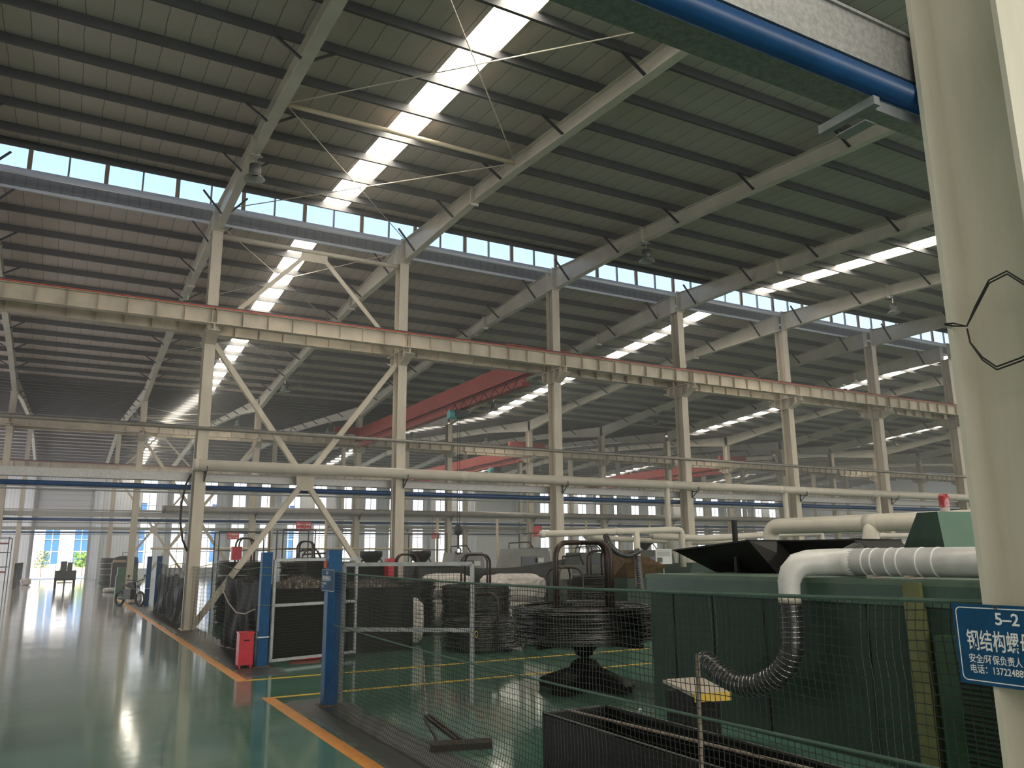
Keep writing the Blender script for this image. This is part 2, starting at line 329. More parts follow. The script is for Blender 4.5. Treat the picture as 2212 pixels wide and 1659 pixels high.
# far wall with its windows
wf = MB(); YW = 91.5
bands = [(0.9, 5.6), (6.8, 8.66), (9.2, 10.5)]
cells = [7.78 + 3 * k for k in range(0, 32)]
cells = [c for c in cells if not 45.5 < c < 53 and c < 103]
x = 2.45
for c in cells:
    wf.box(x, c - .72, YW, YW + .2, 0, 11.6)
    z = 0
    for a, b in bands: wf.box(c - .72, c + .72, YW, YW + .2, z, a); z = b
    wf.box(c - .72, c + .72, YW, YW + .2, z, 11.6); x = c + .72
wf.box(x, XR, YW, YW + .2, 0, 11.6); wf.box(XL, -2.2, YW, YW + .2, 0, 11.6); wf.box(-2.2, 2.45, YW, YW + .2, 8.55, 11.6)
struct(wf.obj('wall_back', WALLM))
wn = 0
for c in cells:
    for a, b in bands:
        wn += 1; f = MB()
        f.box(c - .72, c - .66, YW + .06, YW + .14, a, b); f.box(c + .66, c + .72, YW + .06, YW + .14, a, b)
        f.box(c - .66, c + .66, YW + .06, YW + .14, a, a + .06); f.box(c - .66, c + .66, YW + .06, YW + .14, b - .06, b)
        f.box(c - .03, c + .03, YW + .07, YW + .13, a + .06, b - .06)
        for z in ([2.6, 4.1, 4.9] if a < 1 else [7.3] if a < 7 else []): f.box(c - .66, c + .66, YW + .07, YW + .13, z - .03, z + .03)
        o = f.obj('window_%d' % wn, FRAME); struct(o)
        MB().box(c - .66, c + .66, YW + .095, YW + .1, a + .06, b - .06).obj('pane', PANE, o)
# door opening with raised shutter, jambs
d1 = MB().box(-2.2, 2.45, YW + .02, YW + .1, 4.85, 8.55).obj('door_1', SHUT); struct(d1)
j = MB(); j.box(-2.36, -2.2, YW - .12, YW + .2, 0, 8.7); j.obj('door_frame', GALVP, d1)
j = MB(); j.box(2.45, 2.61, YW - .12, YW + .2, 0, 8.7); j.obj('door_frame', GALVP, d1)
j = MB(); j.box(-2.36, 2.61, YW - .12, YW + .2, 8.55, 8.75); j.obj('door_frame', GALVP, d1)
# outside: the facing hall, planting
fa = MB(); fx = -9.75
for k in range(-3, 12):
    c = -0.75 + 3 * k
    fa.box(c - 2.27, c - .73, 108, 108.3, 1.4, 12)
    if k > 1 and k % 3: fa.box(c - .73, c + .73, 108, 108.3, 1.4, 12); continue
    fa.box(c - .73, c + .73, 108, 108.3, 5.6, 6.8); fa.box(c - .73, c + .73, 108, 108.3, 8.6, 12); 
fa.box(32.98, 120, 108, 108.3, 1.4, 12); fa.box(-60, -12.02, 108, 108.3, 1.4, 12)
b1 = thing('facing_building', 'white ribbed hall with blue windows across the yard behind the open door', 'building', (0, 108, 0))
fa.obj('cladding', OUTM, b1); MB().box(-60, 120, 107.9, 108.3, -.02, 1.4).obj('plinth', mat('pale_brick', (0.75, 0.62, 0.5), .9), b1)
for k in range(-3, 12):
    c = -0.75 + 3 * k
    if k > 1 and k % 3: continue
    for a, b in ((1.4, 5.6), (6.8, 8.6)):
        w = MB().box(c - .73, c + .73, 108.12, 108.2, a, b).obj('window', BLUEGL, b1); f = MB()
        f.box(c - .04, c + .04, 108.05, 108.12, a, b)
        for z in ([2.8, 4.2, 5.0] if a < 2 else [7.6]): f.box(c - .73, c + .73, 108.05, 108.12, z - .04, z + .04)
        f.obj('window_frame', WHITE, w)
def bush(name, label, x, y, z0, r, m, n=220, tall=1.0):
    t = thing(name, label, 'tree', (x, y, 0)); mb = MB()
    for _ in range(n):
        a = rnd.uniform(0, 6.283); q = r * rnd.random() ** .5; h = z0 + rnd.random() * r * 1.6 * tall
        c = Vector((x + q * math.cos(a), y + q * math.sin(a) * .5, h)); u = Vector((rnd.uniform(-1, 1), rnd.uniform(-1, 1), rnd.uniform(-.4, 1))).normalized() * .16; w = u.orthogonal().normalized() * .1
        mb.add([c - u, c + w, c + u, c - w], [(0, 1, 2, 3)])
    mb.obj('leaves', m, t); MB().cyl((x, y, 0), (x, y, z0 + r * .9), .05, 8, .02).obj('stem', RUST, t)
bush('shrub', 'yellow green round shrub at the foot of the facing white hall', 2.55, 105, 1.1, 0.95, LEAF, 420)
bush('pine', 'thin grey green pine seen through the door opening', -1.5, 105, 1.0, 0.75, PINE, 200, 1.6)
bush('low_shrub', 'low pale shrub by the plinth, half behind the cargo tricycle', 0.7, 106, .4, 0.5, PINE, 120)

# floor markings
def mark(x0, x1, y0, y1, m): struct(MB().box(x0, x1, y0, y1, 0.0, 0.004).obj('floor_marking', m))
mark(2.65, 2.81, 13.72, 46, ORANGE); mark(2.65, 2.81, -3, 11.97, ORANGE)
mark(2.81, 14, 13.72, 13.81, YELLOW); mark(2.81, 14, 11.88, 11.97, YELLOW)

# ------------------------------------------------------------------ ridge monitors (clerestories)
wn2 = 0
for ri, (yr, kk) in enumerate(((24.3, range(-2, 14)), (69.1, range(-2, 17)))):
    yn, yf = yr - (1.75 if ri == 0 else 2.8), yr + 1.15; zb = ztop(yf) + SHEET + .38
    struct(MB().box(XL, XR, yn - .03, yn + .03, zb - .6, zb + 1.5).obj('wall_sun_block', CLAD)); struct(MB().box(XL, XR, yf - .02, yf + .02, zb - .5, zb - .05).obj('wall_upstand', UPST))  # near side: unseen solid sheet instead of windows, added to block sun
    m = MB().add([(XL, yn - .4, zb + 1.45), (XR, yn - .4, zb + 1.45), (XR, yr, zb + 1.6), (XL, yr, zb + 1.6), (XR, yf + .4, zb + 1.45), (XL, yf + .4, zb + 1.45)], [(0, 1, 2, 3), (3, 2, 4, 5)])
    struct(m.obj('ceiling_%d' % (6 + ri), LINER))
    for k in kk:
        x0, x1 = FX(k), FX(k + 1); f = MB(); wn2 += 1
        f.box(x0, x1, yf - .03, yf + .03, zb - .05, zb + .06); f.box(x0, x1, yf - .03, yf + .03, zb + 1.38, zb + 1.45)
        o = f.obj('window_%d' % (200 + wn2), ALU); struct(o)
        for i in range(6):
            xx = x0 + .9 + i
            w = .06 if i % 2 == 0 else .025
            MB().box(xx - w, xx + w, yf - .04, yf + .04, zb + .06, zb + 1.38).obj('mullion', MULL if i % 2 == 0 else FRAME, o)
        MB().box(x0, x1, yf - .004, yf, zb + .06, zb + 1.38).obj('pane', PANE, o)

# ------------------------------------------------------------------ columns
def h_col(mb, x, y, z0, z1, wx=.30, dy=.44, tf=.018, tw=.012):
    mb.box(x - wx / 2, x + wx / 2, y - dy / 2, y - dy / 2 + tf, z0, z1); mb.box(x - wx / 2, x + wx / 2, y + dy / 2 - tf, y + dy / 2, z0, z1)
    mb.box(x - tw / 2, x + tw / 2, y - dy / 2 + tf, y + dy / 2 - tf, z0, z1)
def corbel(mb, s, y0=.22):                              # bracket on the side s of the column, in y
    mb.ext([(s * y0, 8.05), (s * y0, 8.50), (s * .86, 8.50), (s * .86, 8.32)], -.012, .012, 'X')
    mb.box(-.15, .15, min(s * y0, s * .88), max(s * y0, s * .88), 8.49, 8.52)
    mb.add([(-.15, s * y0, 8.03), (.15, s * y0, 8.03), (.15, s * .88, 8.30), (-.15, s * .88, 8.30), (-.15, s * y0, 8.05), (.15, s * y0, 8.05), (.15, s * .88, 8.32), (-.15, s * .88, 8.32)],
           [(0, 1, 2, 3), (4, 5, 6, 7), (0, 1, 5, 4), (1, 2, 6, 5), (2, 3, 7, 6), (3, 0, 4, 7)])
    mb.box(-.14, .14, s * .58 - .008, s * .58 + .008, 8.2, 8.49)
def make_col(ztopc, label, name='steel_column', both=True):
    t = thing(name, label, 'column'); m = MB(); h_col(m, 0, 0, 0.02, ztopc); 
    for z in (8.04, 8.5): m.box(-.145, .145, -.2, .2, z - .008, z + .008)
    m.obj('shaft', CREAM, t)
    for s in (-1, 1):
        c = MB(); corbel(c, s); c.obj('bracket', CREAM, t)
    MB().box(-.22, .22, -.3, .3, 0, .03).obj('base_plate', CREAM, t)
    MB().box(-.17, .17, -.28, .28, ztopc - .03, ztopc).obj('cap_plate', CREAM, t)
    return t
rowname = {1: 'in the front row', 2: 'in the second row', 3: 'in the third row'}
for r in (1, 2, 3):
    proto = None
    for k in range(-2, 16):
        if r == 1 and k > 10: continue
        lab = 'cream steel crane column %s, %s from the aisle' % (rowname[r], nth(k)) if k >= 0 else 'cream steel crane column %s, %s on the aisle\'s far side' % (rowname[r], nth(-1 - k))
        if proto is None: proto = make_col(11.6 if r != 2 else 10.2, lab); proto['group'] = 'crane columns'; proto.location = (FX(k), R[r], 0)
        else: dup(proto, (FX(k), R[r], 0), lab)
# wall columns
t0 = None
for k in range(-2, 17):
    lab = 'pale wall column on the window wall, %s along past the door' % nth(k) if k >= 0 else 'pale wall column beside the open door, %s on its other side' % nth(-1 - k)
    if t0 is None:
        m = MB(); h_col(m, 0, 0, 0, 10.2, .26, .4); t0 = tag(m.obj('wall_post', WALLM), lab, 'column', 'wall columns'); t0.location = (FX(k), 91.2, 0)
    else: dup(t0, (FX(k), 91.2, 0), lab)

# ------------------------------------------------------------------ roof beams (rafters)
def rafter_mesh(s, d):                                     # s=+1: ridge at 0, valley at y=+22.3 ; -1 mirrored; d: length
    m = MB(); ys = [0.2, 5.4, 8.0, 16.5, d]
    tops = [12.40 - .0679 * y for y in ys]; dep = [.80, .42, .38, .40, .70]
    bots = [t - q for t, q in zip(tops, dep)]; bots[0] = 11.6; bots[1] = 11.62
    for i in range(len(ys) - 1):
        a, b = ys[i] * s, ys[i + 1] * s
        m.add([(-.006, a, bots[i]), (-.006, b, bots[i + 1]), (-.006, b, tops[i + 1]), (-.006, a, tops[i]), (.006, a, bots[i]), (.006, b, bots[i + 1]), (.006, b, tops[i + 1]), (.006, a, tops[i])],
              [(0, 1, 2, 3), (4, 5, 6, 7), (0, 1, 5, 4), (2, 3, 7, 6)])
        for zz, w in ((bots, .11), (tops, .10)):
            u0, u1 = zz[i], zz[i + 1]; e = .014
            m.add([(-w, a, u0), (w, a, u0), (w, b, u1), (-w, b, u1), (-w, a, u0 - e), (w, a, u0 - e), (w, b, u1 - e), (-w, b, u1 - e)],
                  [(0, 1, 2, 3), (4, 5, 6, 7), (0, 1, 5, 4), (1, 2, 6, 5), (2, 3, 7, 6), (3, 0, 4, 7)])
    for d_ in (1.75, 2.7, 4.2, 5.7, 7.2, 8.7, 10.2, 11.7, 13.2, 14.7, 16.2, 17.7, 19.2, 20.7):
        zt = 12.40 - .0679 * d_; m.box(-.10, .10, d_ * s + .045, d_ * s + .053, zt, zt + .19)
    # end plate at the ridge and a bolted splice
    y = .19 * s; m.box(-.14, .14, min(y, y + .02 * s), max(y, y + .02 * s), 11.55, 12.45)
    y = 5.5 * s; z = 12.40 - .0679 * 5.5; m.box(-.12, .12, y - .03, y + .03, z - .5, z + .03); m.box(-.12, .12, y - .04, y + .04, z - .47, z - .44)
    return m.mesh('roof_beam', RAFT)
PUR = [1.2, 2.7, 4.2, 5.7, 7.2, 8.7, 10.2, 11.7, 13.2, 14.7, 16.2, 17.7, 19.2, 20.7, 22.1]   # purlins, distance from the ridge
def brace_mesh(s, d, sx):
    zt = 12.40 - .0679 * d; dep = .80 - .072 * d if d < 5.4 else .40; zb = zt - dep + .05
    return MB().bar((sx * .03, d * s, zb), (sx * .62, d * s, zt + .03), .05, .05).mesh('fly_brace', DARKST)
bayname = ['over the near bay', 'behind the ridge windows', 'over the third bay', 'over the far bay']
lampm = []
for bi, (ry, s) in enumerate(((24.3, -1), (24.3, 1), (69.1, -1), (69.1, 1))):
    me = rafter_mesh(s, 22.25); bm_ = {}
    for k in range(-2, 16):
        if bi == 0 and k > 8: continue
        if bi == 1 and k > 12: continue
        lab = 'grey tapered steel roof beam %s, %s from the aisle side' % (bayname[bi], nth(k + 2))
        o = link('roof_beam', me); o.location = (FX(k), ry, 0); tag(o, lab, 'roof beam', 'roof beams')
        if k <= 9 and bi < 3:
            for d in PUR[0:14:2]:
                for sx in (-1, 1):
                    if (d, sx) not in bm_: bm_[(d, sx)] = brace_mesh(s, d, sx)
                    link('fly_brace', bm_[(d, sx)], o)
# purlins: one continuous line each
for bi, (ry, s) in enumerate(((24.3, -1), (24.3, 1), (69.1, -1), (69.1, 1))):
    for pi, d in enumerate(PUR):
        if pi == 0 and s < 0: d = 1.75 if bi == 0 else 2.8
        if pi == 1 and bi == 2: continue
        y = ry + s * d; z = ztop(y)
        m = MB(); m.box(-.006, .006, 0, 0, 0, 0) if 0 else None
        m.ext([(-.035, 0), (.035, 0), (.035, .025), (.03, .025), (.03, .006), (-.029, .006), (-.029, .194), (.03, .194), (.03, .175), (.035, .175), (.035, .2), (-.035, .2)], XL + .05, XR - .05, 'X')
        o = m.obj('roof_purlin', ALU if pi == 0 and s > 0 else PURL); o.location = (0, y, z)  # first purlin past each ridge is pale: sky light painted into its colour
        tag(o, ('long dark roof purlin %s, %s down from the ridge' if not (pi == 0 and s > 0) else 'long roof purlin painted sky-lit pale %s, %s down from the ridge') % (bayname[bi], nth(pi)), 'purlin', 'roof purlins')

# ------------------------------------------------------------------ crane runway girders, rails
def girder_mesh(x0, x1):
    m = MB(); zb, zt = 8.53, 8.98
    m.box(x0, x1, -.006, .006, zb, zt); m.box(x0, x1, -.14, .14, zt - .014, zt); m.box(x0, x1, -.12, .12, zb, zb + .014)
    n = 8
    for i in range(n + 1):
        x = x0 + .05 + (x1 - x0 - .1) * i / n; m.box(x - .005, x + .005, -.11, .11, zb + .014, zt - .014)
    return m.mesh('runway_girder', CREAM2)
gm = girder_mesh(.02, 5.98); gms = girder_mesh(.02, 5.98)
railm = MB().box(0.0, 6.0, -.03, .03, 8.98, 9.09).mesh('rail', DARKST)
condm = MB().box(0.0, 6.0, -.165, -.145, 8.99, 9.01).mesh('conductor_bar', REDRAIL)
condm2 = MB().box(0.0, 6.0, -.17, -.145, 9.055, 9.075).mesh('conductor_bar', REDRAIL)
for r in (1, 2, 3):
    for si, e in enumerate((-.62, .62)):
        for k in range(-2, 15):
            if r == 1 and k > 9: continue
            lab = 'cream ribbed crane girder, %s side of the %s column row, %s span along' % (['near', 'far'][si], ['', 'front', 'second', 'third'][r], nth(k + 2))
            o = link('runway_girder', gm); o.location = (FX(k), R[r] + e, -.1 if r == 2 else 0); tag(o, lab, 'girder', 'crane runway girders')
            link('rail', railm, o)
            if si == 0: link('conductor_bar', condm, o)

# bracing of the first bay
def brace_bay(r, yv):
    x0, x1 = FX(0), FX(1); xm = (x0 + x1) / 2; wh = ['', 'front', 'second', 'third'][r]
    t = thing('cross_bracing', 'cream cross bracing with central gusset plate between the first two columns of the %s row' % wh, 'bracing', (xm, yv, 0), 'column bracing')
    for a, b in (((x0 + .15, 8.1), (xm - .1, 4.35)), ((x1 - .15, 8.1), (xm + .1, 4.35)), ((xm - .12, 4.0), (x0 + .12, .1)), ((xm + .12, 4.0), (x1 - .12, .1))):
        m = MB()
        for dy in (-.08, .08): m.bar((a[0], yv + dy, a[1]), (b[0], yv + dy, b[1]), .15, .02, (0, 1, 0))
        for i in range(1, 5):
            p = Vector((a[0], yv, a[1])).lerp(Vector((b[0], yv, b[1])), i / 5); m.box(p.x - .04, p.x + .04, yv - .07, yv + .07, p.z - .04, p.z + .04)
        m.obj('diagonal_brace', CREAM, t)
    g = MB(); g.ext([(xm - .28, 4.28), (xm - .1, 4.42), (xm + .1, 4.42), (xm + .28, 4.28), (xm + .26, 4.0), (xm + .1, 3.86), (xm - .1, 3.86), (xm - .26, 4.0)], yv - .105, yv - .09, 'Y'); g.obj('gusset_plate', CREAM, t)
    if r == 2: return
    t = thing('portal_bracing', 'cream tie beam with inverted V braces above the %s row\'s crane girder' % wh, 'bracing', (xm, yv, 11), 'portal bracing')
    MB().tube([(x0 + .15, yv, 11.5), (x1 - .15, yv, 11.5)], .07, 10).obj('tie_beam', CREAM, t, True)
    MB().box(xm - .42, xm + .42, yv - .015, yv + .015, 11.16, 11.46).obj('gusset_plate', CREAM, t)
    for sx in (-1, 1):
        m = MB(); m.bar((xm + sx * .36, yv, 11.25), (xm + sx * 2.6, yv, 8.85), .13, .05, (0, 1, 0)); m.obj('diagonal_brace', CREAM, t)
for r in (1, 2, 3): brace_bay(r, R[r])
# ridge tie pipes and roof rods
for r, lab in ((1, 'white round tie pipe along the front ridge under the sky windows'), (3, 'white round tie pipe along the far ridge')):
    m = MB().tube([(XL, R[r], 12.33), (XR, R[r], 12.33)], .06, 10); tag(m.obj('ridge_pipe', ALU, None, True), lab, 'pipe')
def rods(bi, ry, s, kx, tagw):
    x0, x1 = FX(kx), FX(kx + 1)
    for j, (a, b) in enumerate(((.6, 8.0), (8.0, 15.2))):
        for q in (0, 1):
            pa = (x0 + .1, ry + s * (a if q else b), ztop(ry + s * (a if q else b)) - .16 - .05 * q); pb = (x1 - .1, ry + s * (b if q else a), ztop(ry + s * (b if q else a)) - .16 - .05 * q)
            o = MB().cyl(pa, pb, .014, 6).obj('bracing_rod', CREAM); tag(o, 'thin roof tie rod %s, %s crossing below the ridge, %s one' % (tagw, nth(j), ['rising', 'falling'][q]), 'tie rod', 'roof tie rods')
    y = ry + s * 8.0; o = MB().cyl((x0 + .1, y, ztop(y) - .2), (x1 - .1, y, ztop(y) - .2), .055, 10).obj('roof_tie_pipe', TAN, None, True)
    tag(o, 'cream round tie pipe between the first two roof beams %s' % tagw, 'pipe', 'roof tie pipes')
rods(0, 24.3, -1, 0, bayname[0]); rods(1, 24.3, 1, 0, bayname[1]); rods(2, 69.1, -1, 0, bayname[2]); rods(3, 69.1, 1, 0, bayname[3])

# ------------------------------------------------------------------ services on each column row
svc = ['close overhead', 'on the front row of columns', 'on the second row of columns', 'on the third row of columns']
for r in range(4):
    y0 = R[r] + (.24 if r else .22)
    m = MB(); y1 = y0 + .32
    t = thing('cable_tray', 'galvanised speckled cable trough %s' % svc[r], 'cable tray', (0, y0, 4), 'cable trays') 
    zz = 3.99 if r == 0 else 4.07
    m.box(XL, XR, y0, y1, zz, zz + .22); m.obj('trough', GALV, t)
    m = MB().box(XL, XR, y0 - .012, y1 + .012, zz + .22, zz + .235); m.obj('lid', GALV, t)
    m = MB(); 
    o = MB().tube([(XL, y0 + (.13 if r else .035), 3.9 if r else 3.934), (XR, y0 + (.13 if r else .035), 3.9 if r else 3.934)], .072 if r else .054, 16).obj('blue_pipe', BLUEP, None, True); tag(o, 'blue pipe slung under the cable trough %s' % svc[r], 'pipe', 'blue pipes')
    if r:
        o = MB().tube([(XL, R[r] - .27, 5.53), (XR, R[r] - .27, 5.53)], .055, 10).obj('grey_pipe', GREYP, None, True); tag(o, 'thin grey pipe clipped across the columns %s' % svc[r], 'pipe', 'grey pipes')
        o = MB().tube([(XL, R[r] + .3, 3.74), (XR, R[r] + .3, 3.74)], .022, 8).obj('conduit', GALVP); tag(o, 'slim conduit below the blue pipe %s' % svc[r], 'conduit', 'conduits')
# bracket of the near trough
br = thing('pipe_bracket', 'galvanised angle bracket under the blue pipe beside the near column', 'bracket', (3.1, 2.1, 3.8))
MB().box(2.99, 3.50, 2.02, 2.026, 3.82, 3.872).obj('long_arm', GALVP, br); MB().box(2.99, 3.50, 2.026, 2.07, 3.866, 3.872).obj('long_arm_flange', GALVP, br); MB().box(2.95, 2.99, 2.00, 2.30, 3.83, 3.872).obj('cross_arm', GALVP, br); MB().box(2.99, 3.06, 2.08, 2.24, 3.80, 3.806).obj('foot_plate', GALVP, br)
# big dust duct of the front rows
def duct(r, x0, r_, m, lab, x1=XR, z=4.47):
    t = thing('dust_duct', lab, 'duct', (x0, R[r] - .42, z), 'dust ducts'); y = R[r] - .42
    MB().tube([(x0, y, z), (x1, y, z)], r_, 20).obj('pipe', m, t, True)
    MB().tube([(x0 - .02, y, z), (x0 + .1, y, z)], r_ * 1.07, 20).obj('end_cap', m, t, True)
    for k in range(0, 11):
        xx = FX(k); 
        if xx < x0 - .1: continue
        b = MB(); b.bar((xx + .1, R[r] - .243, z - .45), (xx + .1, R[r] - .243, z - .05), .04); b.bar((xx + .1, R[r] - .243, z - .2), (xx + .1, y - .2, z - .2), .03); b.bar((xx + .1, R[r] - .243, z - .43), (xx + .1, y - .12, z - .2), .025); b.bar((xx + .1, y - .2, z - .22), (xx + .1, y - .2, z - .04), .025)
        b.obj('wall_bracket', DARKST, t)
    if r == 1:
        for xx in (8.9 + 2.5, 20, 26, 32, 38): MB().tube([(xx - .18, y, z), (xx + .18, y, z)], r_ * 1.05, 20).obj('coupling', m, t, True)
        for xx in (20.0, 26.3, 32.2): MB().tube([(xx, y, z - .1), (xx, y, 1.9)], r_ * .68, 14).obj('downpipe', m, t, True)
duct(1, 3.1, .16, WHITEP, 'cream dust extraction duct running along the front row of columns'); duct(2, 4.6, .19, GREYP, 'grey dust extraction duct along the second row of columns'); duct(3, 20, .15, GREYP, 'dull grey duct along the third row of columns')

for xx, zz in ((13.4, 1.9), (20.4, 2.0), (24.6, 1.8), (31.5, 1.9), (37, 1.9)):
    o = MB().tube([(xx, R[2] - .42, 4.2), (xx, R[2] - .42, zz), (xx, R[2] - .42, .02)], .08, 12).obj('downpipe', TAN, None, True); tag(o, 'tan downpipe from the second row duct, %s along it' % nth([13.4, 20.4, 24.6, 31.5, 37].index(xx)), 'pipe', 'tan downpipes')
for xx, lab in ((FX(0) - .19, 'slim upright conduit beside the front aisle column'), (FX(1) - .19, 'slim upright conduit beside the second front column'), (FX(2) + .19, 'slim upright conduit beside the third front column')):
    o = MB().tube([(xx, R[1] - .05, .02), (xx, R[1] - .05, 5.4)], .022, 8).obj('conduit', GALVP); tag(o, lab, 'conduit')
# ------------------------------------------------------------------ overhead cranes
def crane(x, ya, yb, lab, carriage):
    t = thing('bridge_crane', lab, 'crane', (x, ya, 8.5), 'bridge cranes')
    m = MB(); m.box(x - .2, x + .2, ya + .3, yb - .3, 8.62, 9.3); m.add([], []); m.obj('main_beam', RED, t)
    m = MB(); m.box(x - .015, x + .015, ya + .9, yb - .9, 8.34, 8.62); m.box(x - .17, x + .17, ya + .9, yb - .9, 8.22, 8.34); m.obj('hoist_track', RED, t)
    for y in (ya, yb):
        e = MB().box(x - 1.4, x + 1.4, y - .12, y + .12, 9.12, 9.48).obj('end_truck', RED, t)
        for sx in (-1, 1): MB().cyl((x + sx * 1.1, y - .1, 9.2), (x + sx * 1.1, y + .1, 9.2), .11, 14).obj('wheel', DARKST, e)
    MB().tube([(x - .3, ya + .6, 8.5), (x - .3, yb - .6, 8.5)], .02, 6).obj('festoon_track', DARKST, t)
    n = 0; y = ya + 1.0
    while y < carriage:
        pts = [(x - .3, y + .95 * u, 8.48 - .34 * math.sin(math.pi * u)) for u in [i / 8 for i in range(9)]]; MB().tube(pts, .016, 6).obj('festoon_cable', RUBBER, t); y += 0.95
    h = MB().box(x - .3, x + .3, carriage - .4, carriage + .4, 7.9, 8.2).obj('hoist', DARKST, t); MB().cyl((x - .55, carriage - .1, 8.0), (x - .2, carriage - .1, 8.0), .19, 14).obj('hoist_motor', TEAL, h)
    return t
c1 = crane(15.0, R[1] + .62, R[2] - .62, 'red overhead bridge crane spanning from the front row to the second row', 31.8)
crane(27.5, R[2] + .62, R[3] - .62, 'red overhead bridge crane in the third bay, partly hidden by pipes', 52)
crane(46.5, R[2] + .62, R[3] - .62, 'dull red overhead bridge crane deep in the third bay near the haze', 55)
hk = thing('crane_hook', 'black crane hook block hanging on cables in front of the grey machines', 'hook', (15.0, 31.8, 2.6))
for dx in (-.05, .05): MB().cyl((15.0 + dx, 31.8, 7.9), (15.0 + dx, 31.8, 3.2), .012, 6).obj('cable', DARKST, hk)
MB().lathe((15.0, 31.8, 2.75), [(.02, .5), (.14, .42), (.19, .25), (.16, .08), (.03, 0)], 16).obj('block', DARKST, hk, True)
MB().tube([(15.0, 31.8, 2.78), (15.0, 31.8, 2.5), (15.0, 31.8, 2.2)], .05, 8).obj('chain', RUBBER, hk)
MB().tube([(15.0 + .13 * math.sin(a), 31.8, 2.12 + .13 * math.cos(a)) for a in [i * .5 for i in range(0, 10)]], .035, 8).obj('hook', DARKST, hk, True)

# ------------------------------------------------------------------ hi-bay lamps
def lamp_proto():
    t = thing('high_bay_lamp', 'x', 'lamp', (0, 0, 0), 'high bay lamps')
    MB().cyl((0, 0, 0), (0, 0, -.32), .02, 8).obj('rod', LAMPG, t); MB().bar((-.16, 0, -.06), (.16, 0, -.06), .04).obj('bracket', LAMPG, t)
    MB().lathe((0, 0, -.55), [(.02, .25), (.14, .24), (.15, .06), (.12, .0)], 18).obj('driver', mat('lamp_body', (0.10, .10, .10), .5, .4), t, True)
    MB().lathe((0, 0, -.55), [(.12, .02), (.24, -.11), (.26, -.13), (.24, -.12), (.11, .0)], 22).obj('reflector', LAMPG, t, True)
    return t
lp = None
for bi, (yy, nm) in enumerate(((18.7, 'near bay'), (30.6, 'bay behind the ridge windows'), (40.5, 'second row side of middle bay'), (53, 'third bay'), (75, 'far bay'))):
    for k in range(0, 10):
        if k % 2 == (1 if bi in (0, 1) else 0) and bi != 3: continue
        if bi == 0 and k > 6: continue
        zz = ztop(yy) - .445; lab = 'grey bell lamp on a roof beam, %s, %s beam along' % (nm, nth(k))
        if lp is None: lp = lamp_proto(); lp.location = (FX(k), yy, zz); lp['label'] = lab
        else: dup(lp, (FX(k), yy, zz), lab)

# ------------------------------------------------------------------ near column with its wire and sign
nc = thing('near_column', 'broad pale steel column close by, with a black wire around it and a blue sign', 'column', (FX(0), R[0], 0))
m = MB(); h_col(m, FX(0), R[0], 0.02, 10.2, .30, .38, .022, .012); m.obj('shaft', PALE, nc)
MB().box(FX(0) - .22, FX(0) + .22, R[0] - .28, R[0] + .28, 0, .03).obj('base_plate', PALE, nc)
w = MB(); XW = 3.155
for dz in (0, .012):
    w.tube([(XW, 1.935, 2.83 + dz * .3), (XW, 1.90, 2.815 + dz), (XW, 1.845, 2.80), (XW, 1.80, 2.86 + dz), (XW, 1.733, 2.95 + dz), (XW, 1.66, 2.965 + dz), (XW, 1.60, 2.90 + dz), (XW, 1.545, 2.83 + dz), (XW, 1.545, 2.70 - dz), (XW, 1.60, 2.64 - dz), (XW, 1.655, 2.625 - dz), (XW, 1.75, 2.61 - dz), (XW, 1.80, 2.66 - dz), (XW, 1.84, 2.73), (XW, 1.845, 2.79)], .0035, 6)
tag(w.obj('black_wire', RUBBER), 'black wire twisted into a loop around the broad pale column', 'wire')

def text(body, size, loc, xd, yd, m, parent, sx=1.0, name='lettering', bold=0.0, align='LEFT'):
    cu = bpy.data.curves.new('t', 'FONT'); cu.body = body; cu.size = size; cu.align_x = align; cu.offset = bold
    o = bpy.data.objects.new('t', cu); COL.objects.link(o)
    dg = bpy.context.evaluated_depsgraph_get(); dg.update()
    me = bpy.data.meshes.new_from_object(o.evaluated_get(dg)); bpy.data.objects.remove(o)
    xd = Vector(xd); yd = Vector(yd); zd = xd.cross(yd); loc = Vector(loc)
    for v in me.vertices: v.co = loc + xd * v.co.x * sx + yd * v.co.y + zd * 0.0015
    me.materials.clear(); me.materials.append(m)
    return link(name, me, parent)
def shop_sign(name, label, x, y0, z0, lines, wd=.60, ht=.30, group=None, red=None):
    t = thing(name, label, 'sign', (x, y0, z0), group)
    MB().box(x, x + .004, y0 - wd, y0, z0, z0 + ht).obj('board', SIGNB, t)
    b = MB(); e = .012; k = .004; n = 6
    def rr(d, r):
        pts = []
        for cx, cy, a0 in ((wd - d - r, d + r, -90), (wd - d - r, ht - d - r, 0), (d + r, ht - d - r, 90), (d + r, d + r, 180)):
            for i in range(n + 1):
                a = math.radians(a0 + 90 * i / n); pts.append((x - .0012, y0 - (cx + r * math.cos(a)), z0 + cy + r * math.sin(a)))
        return pts
    A = rr(e, .02); B = rr(e + k, .017); N = len(A); b.add(A + B, [(i, (i + 1) % N, N + (i + 1) % N, N + i) for i in range(N)]); b.obj('border_line', WHITE, t)
    for body, size, u, v, sx, bold in lines: text(body, size, (x, y0 - u, z0 + v), (0, -1, 0), (0, 0, 1), WHITE, t, sx, bold=bold)
    if red: text(red[0], red[1], (x, y0 - red[2], z0 + red[3]), (0, -1, 0), (0, 0, 1), SIGNR, t, 1.0)
    return t
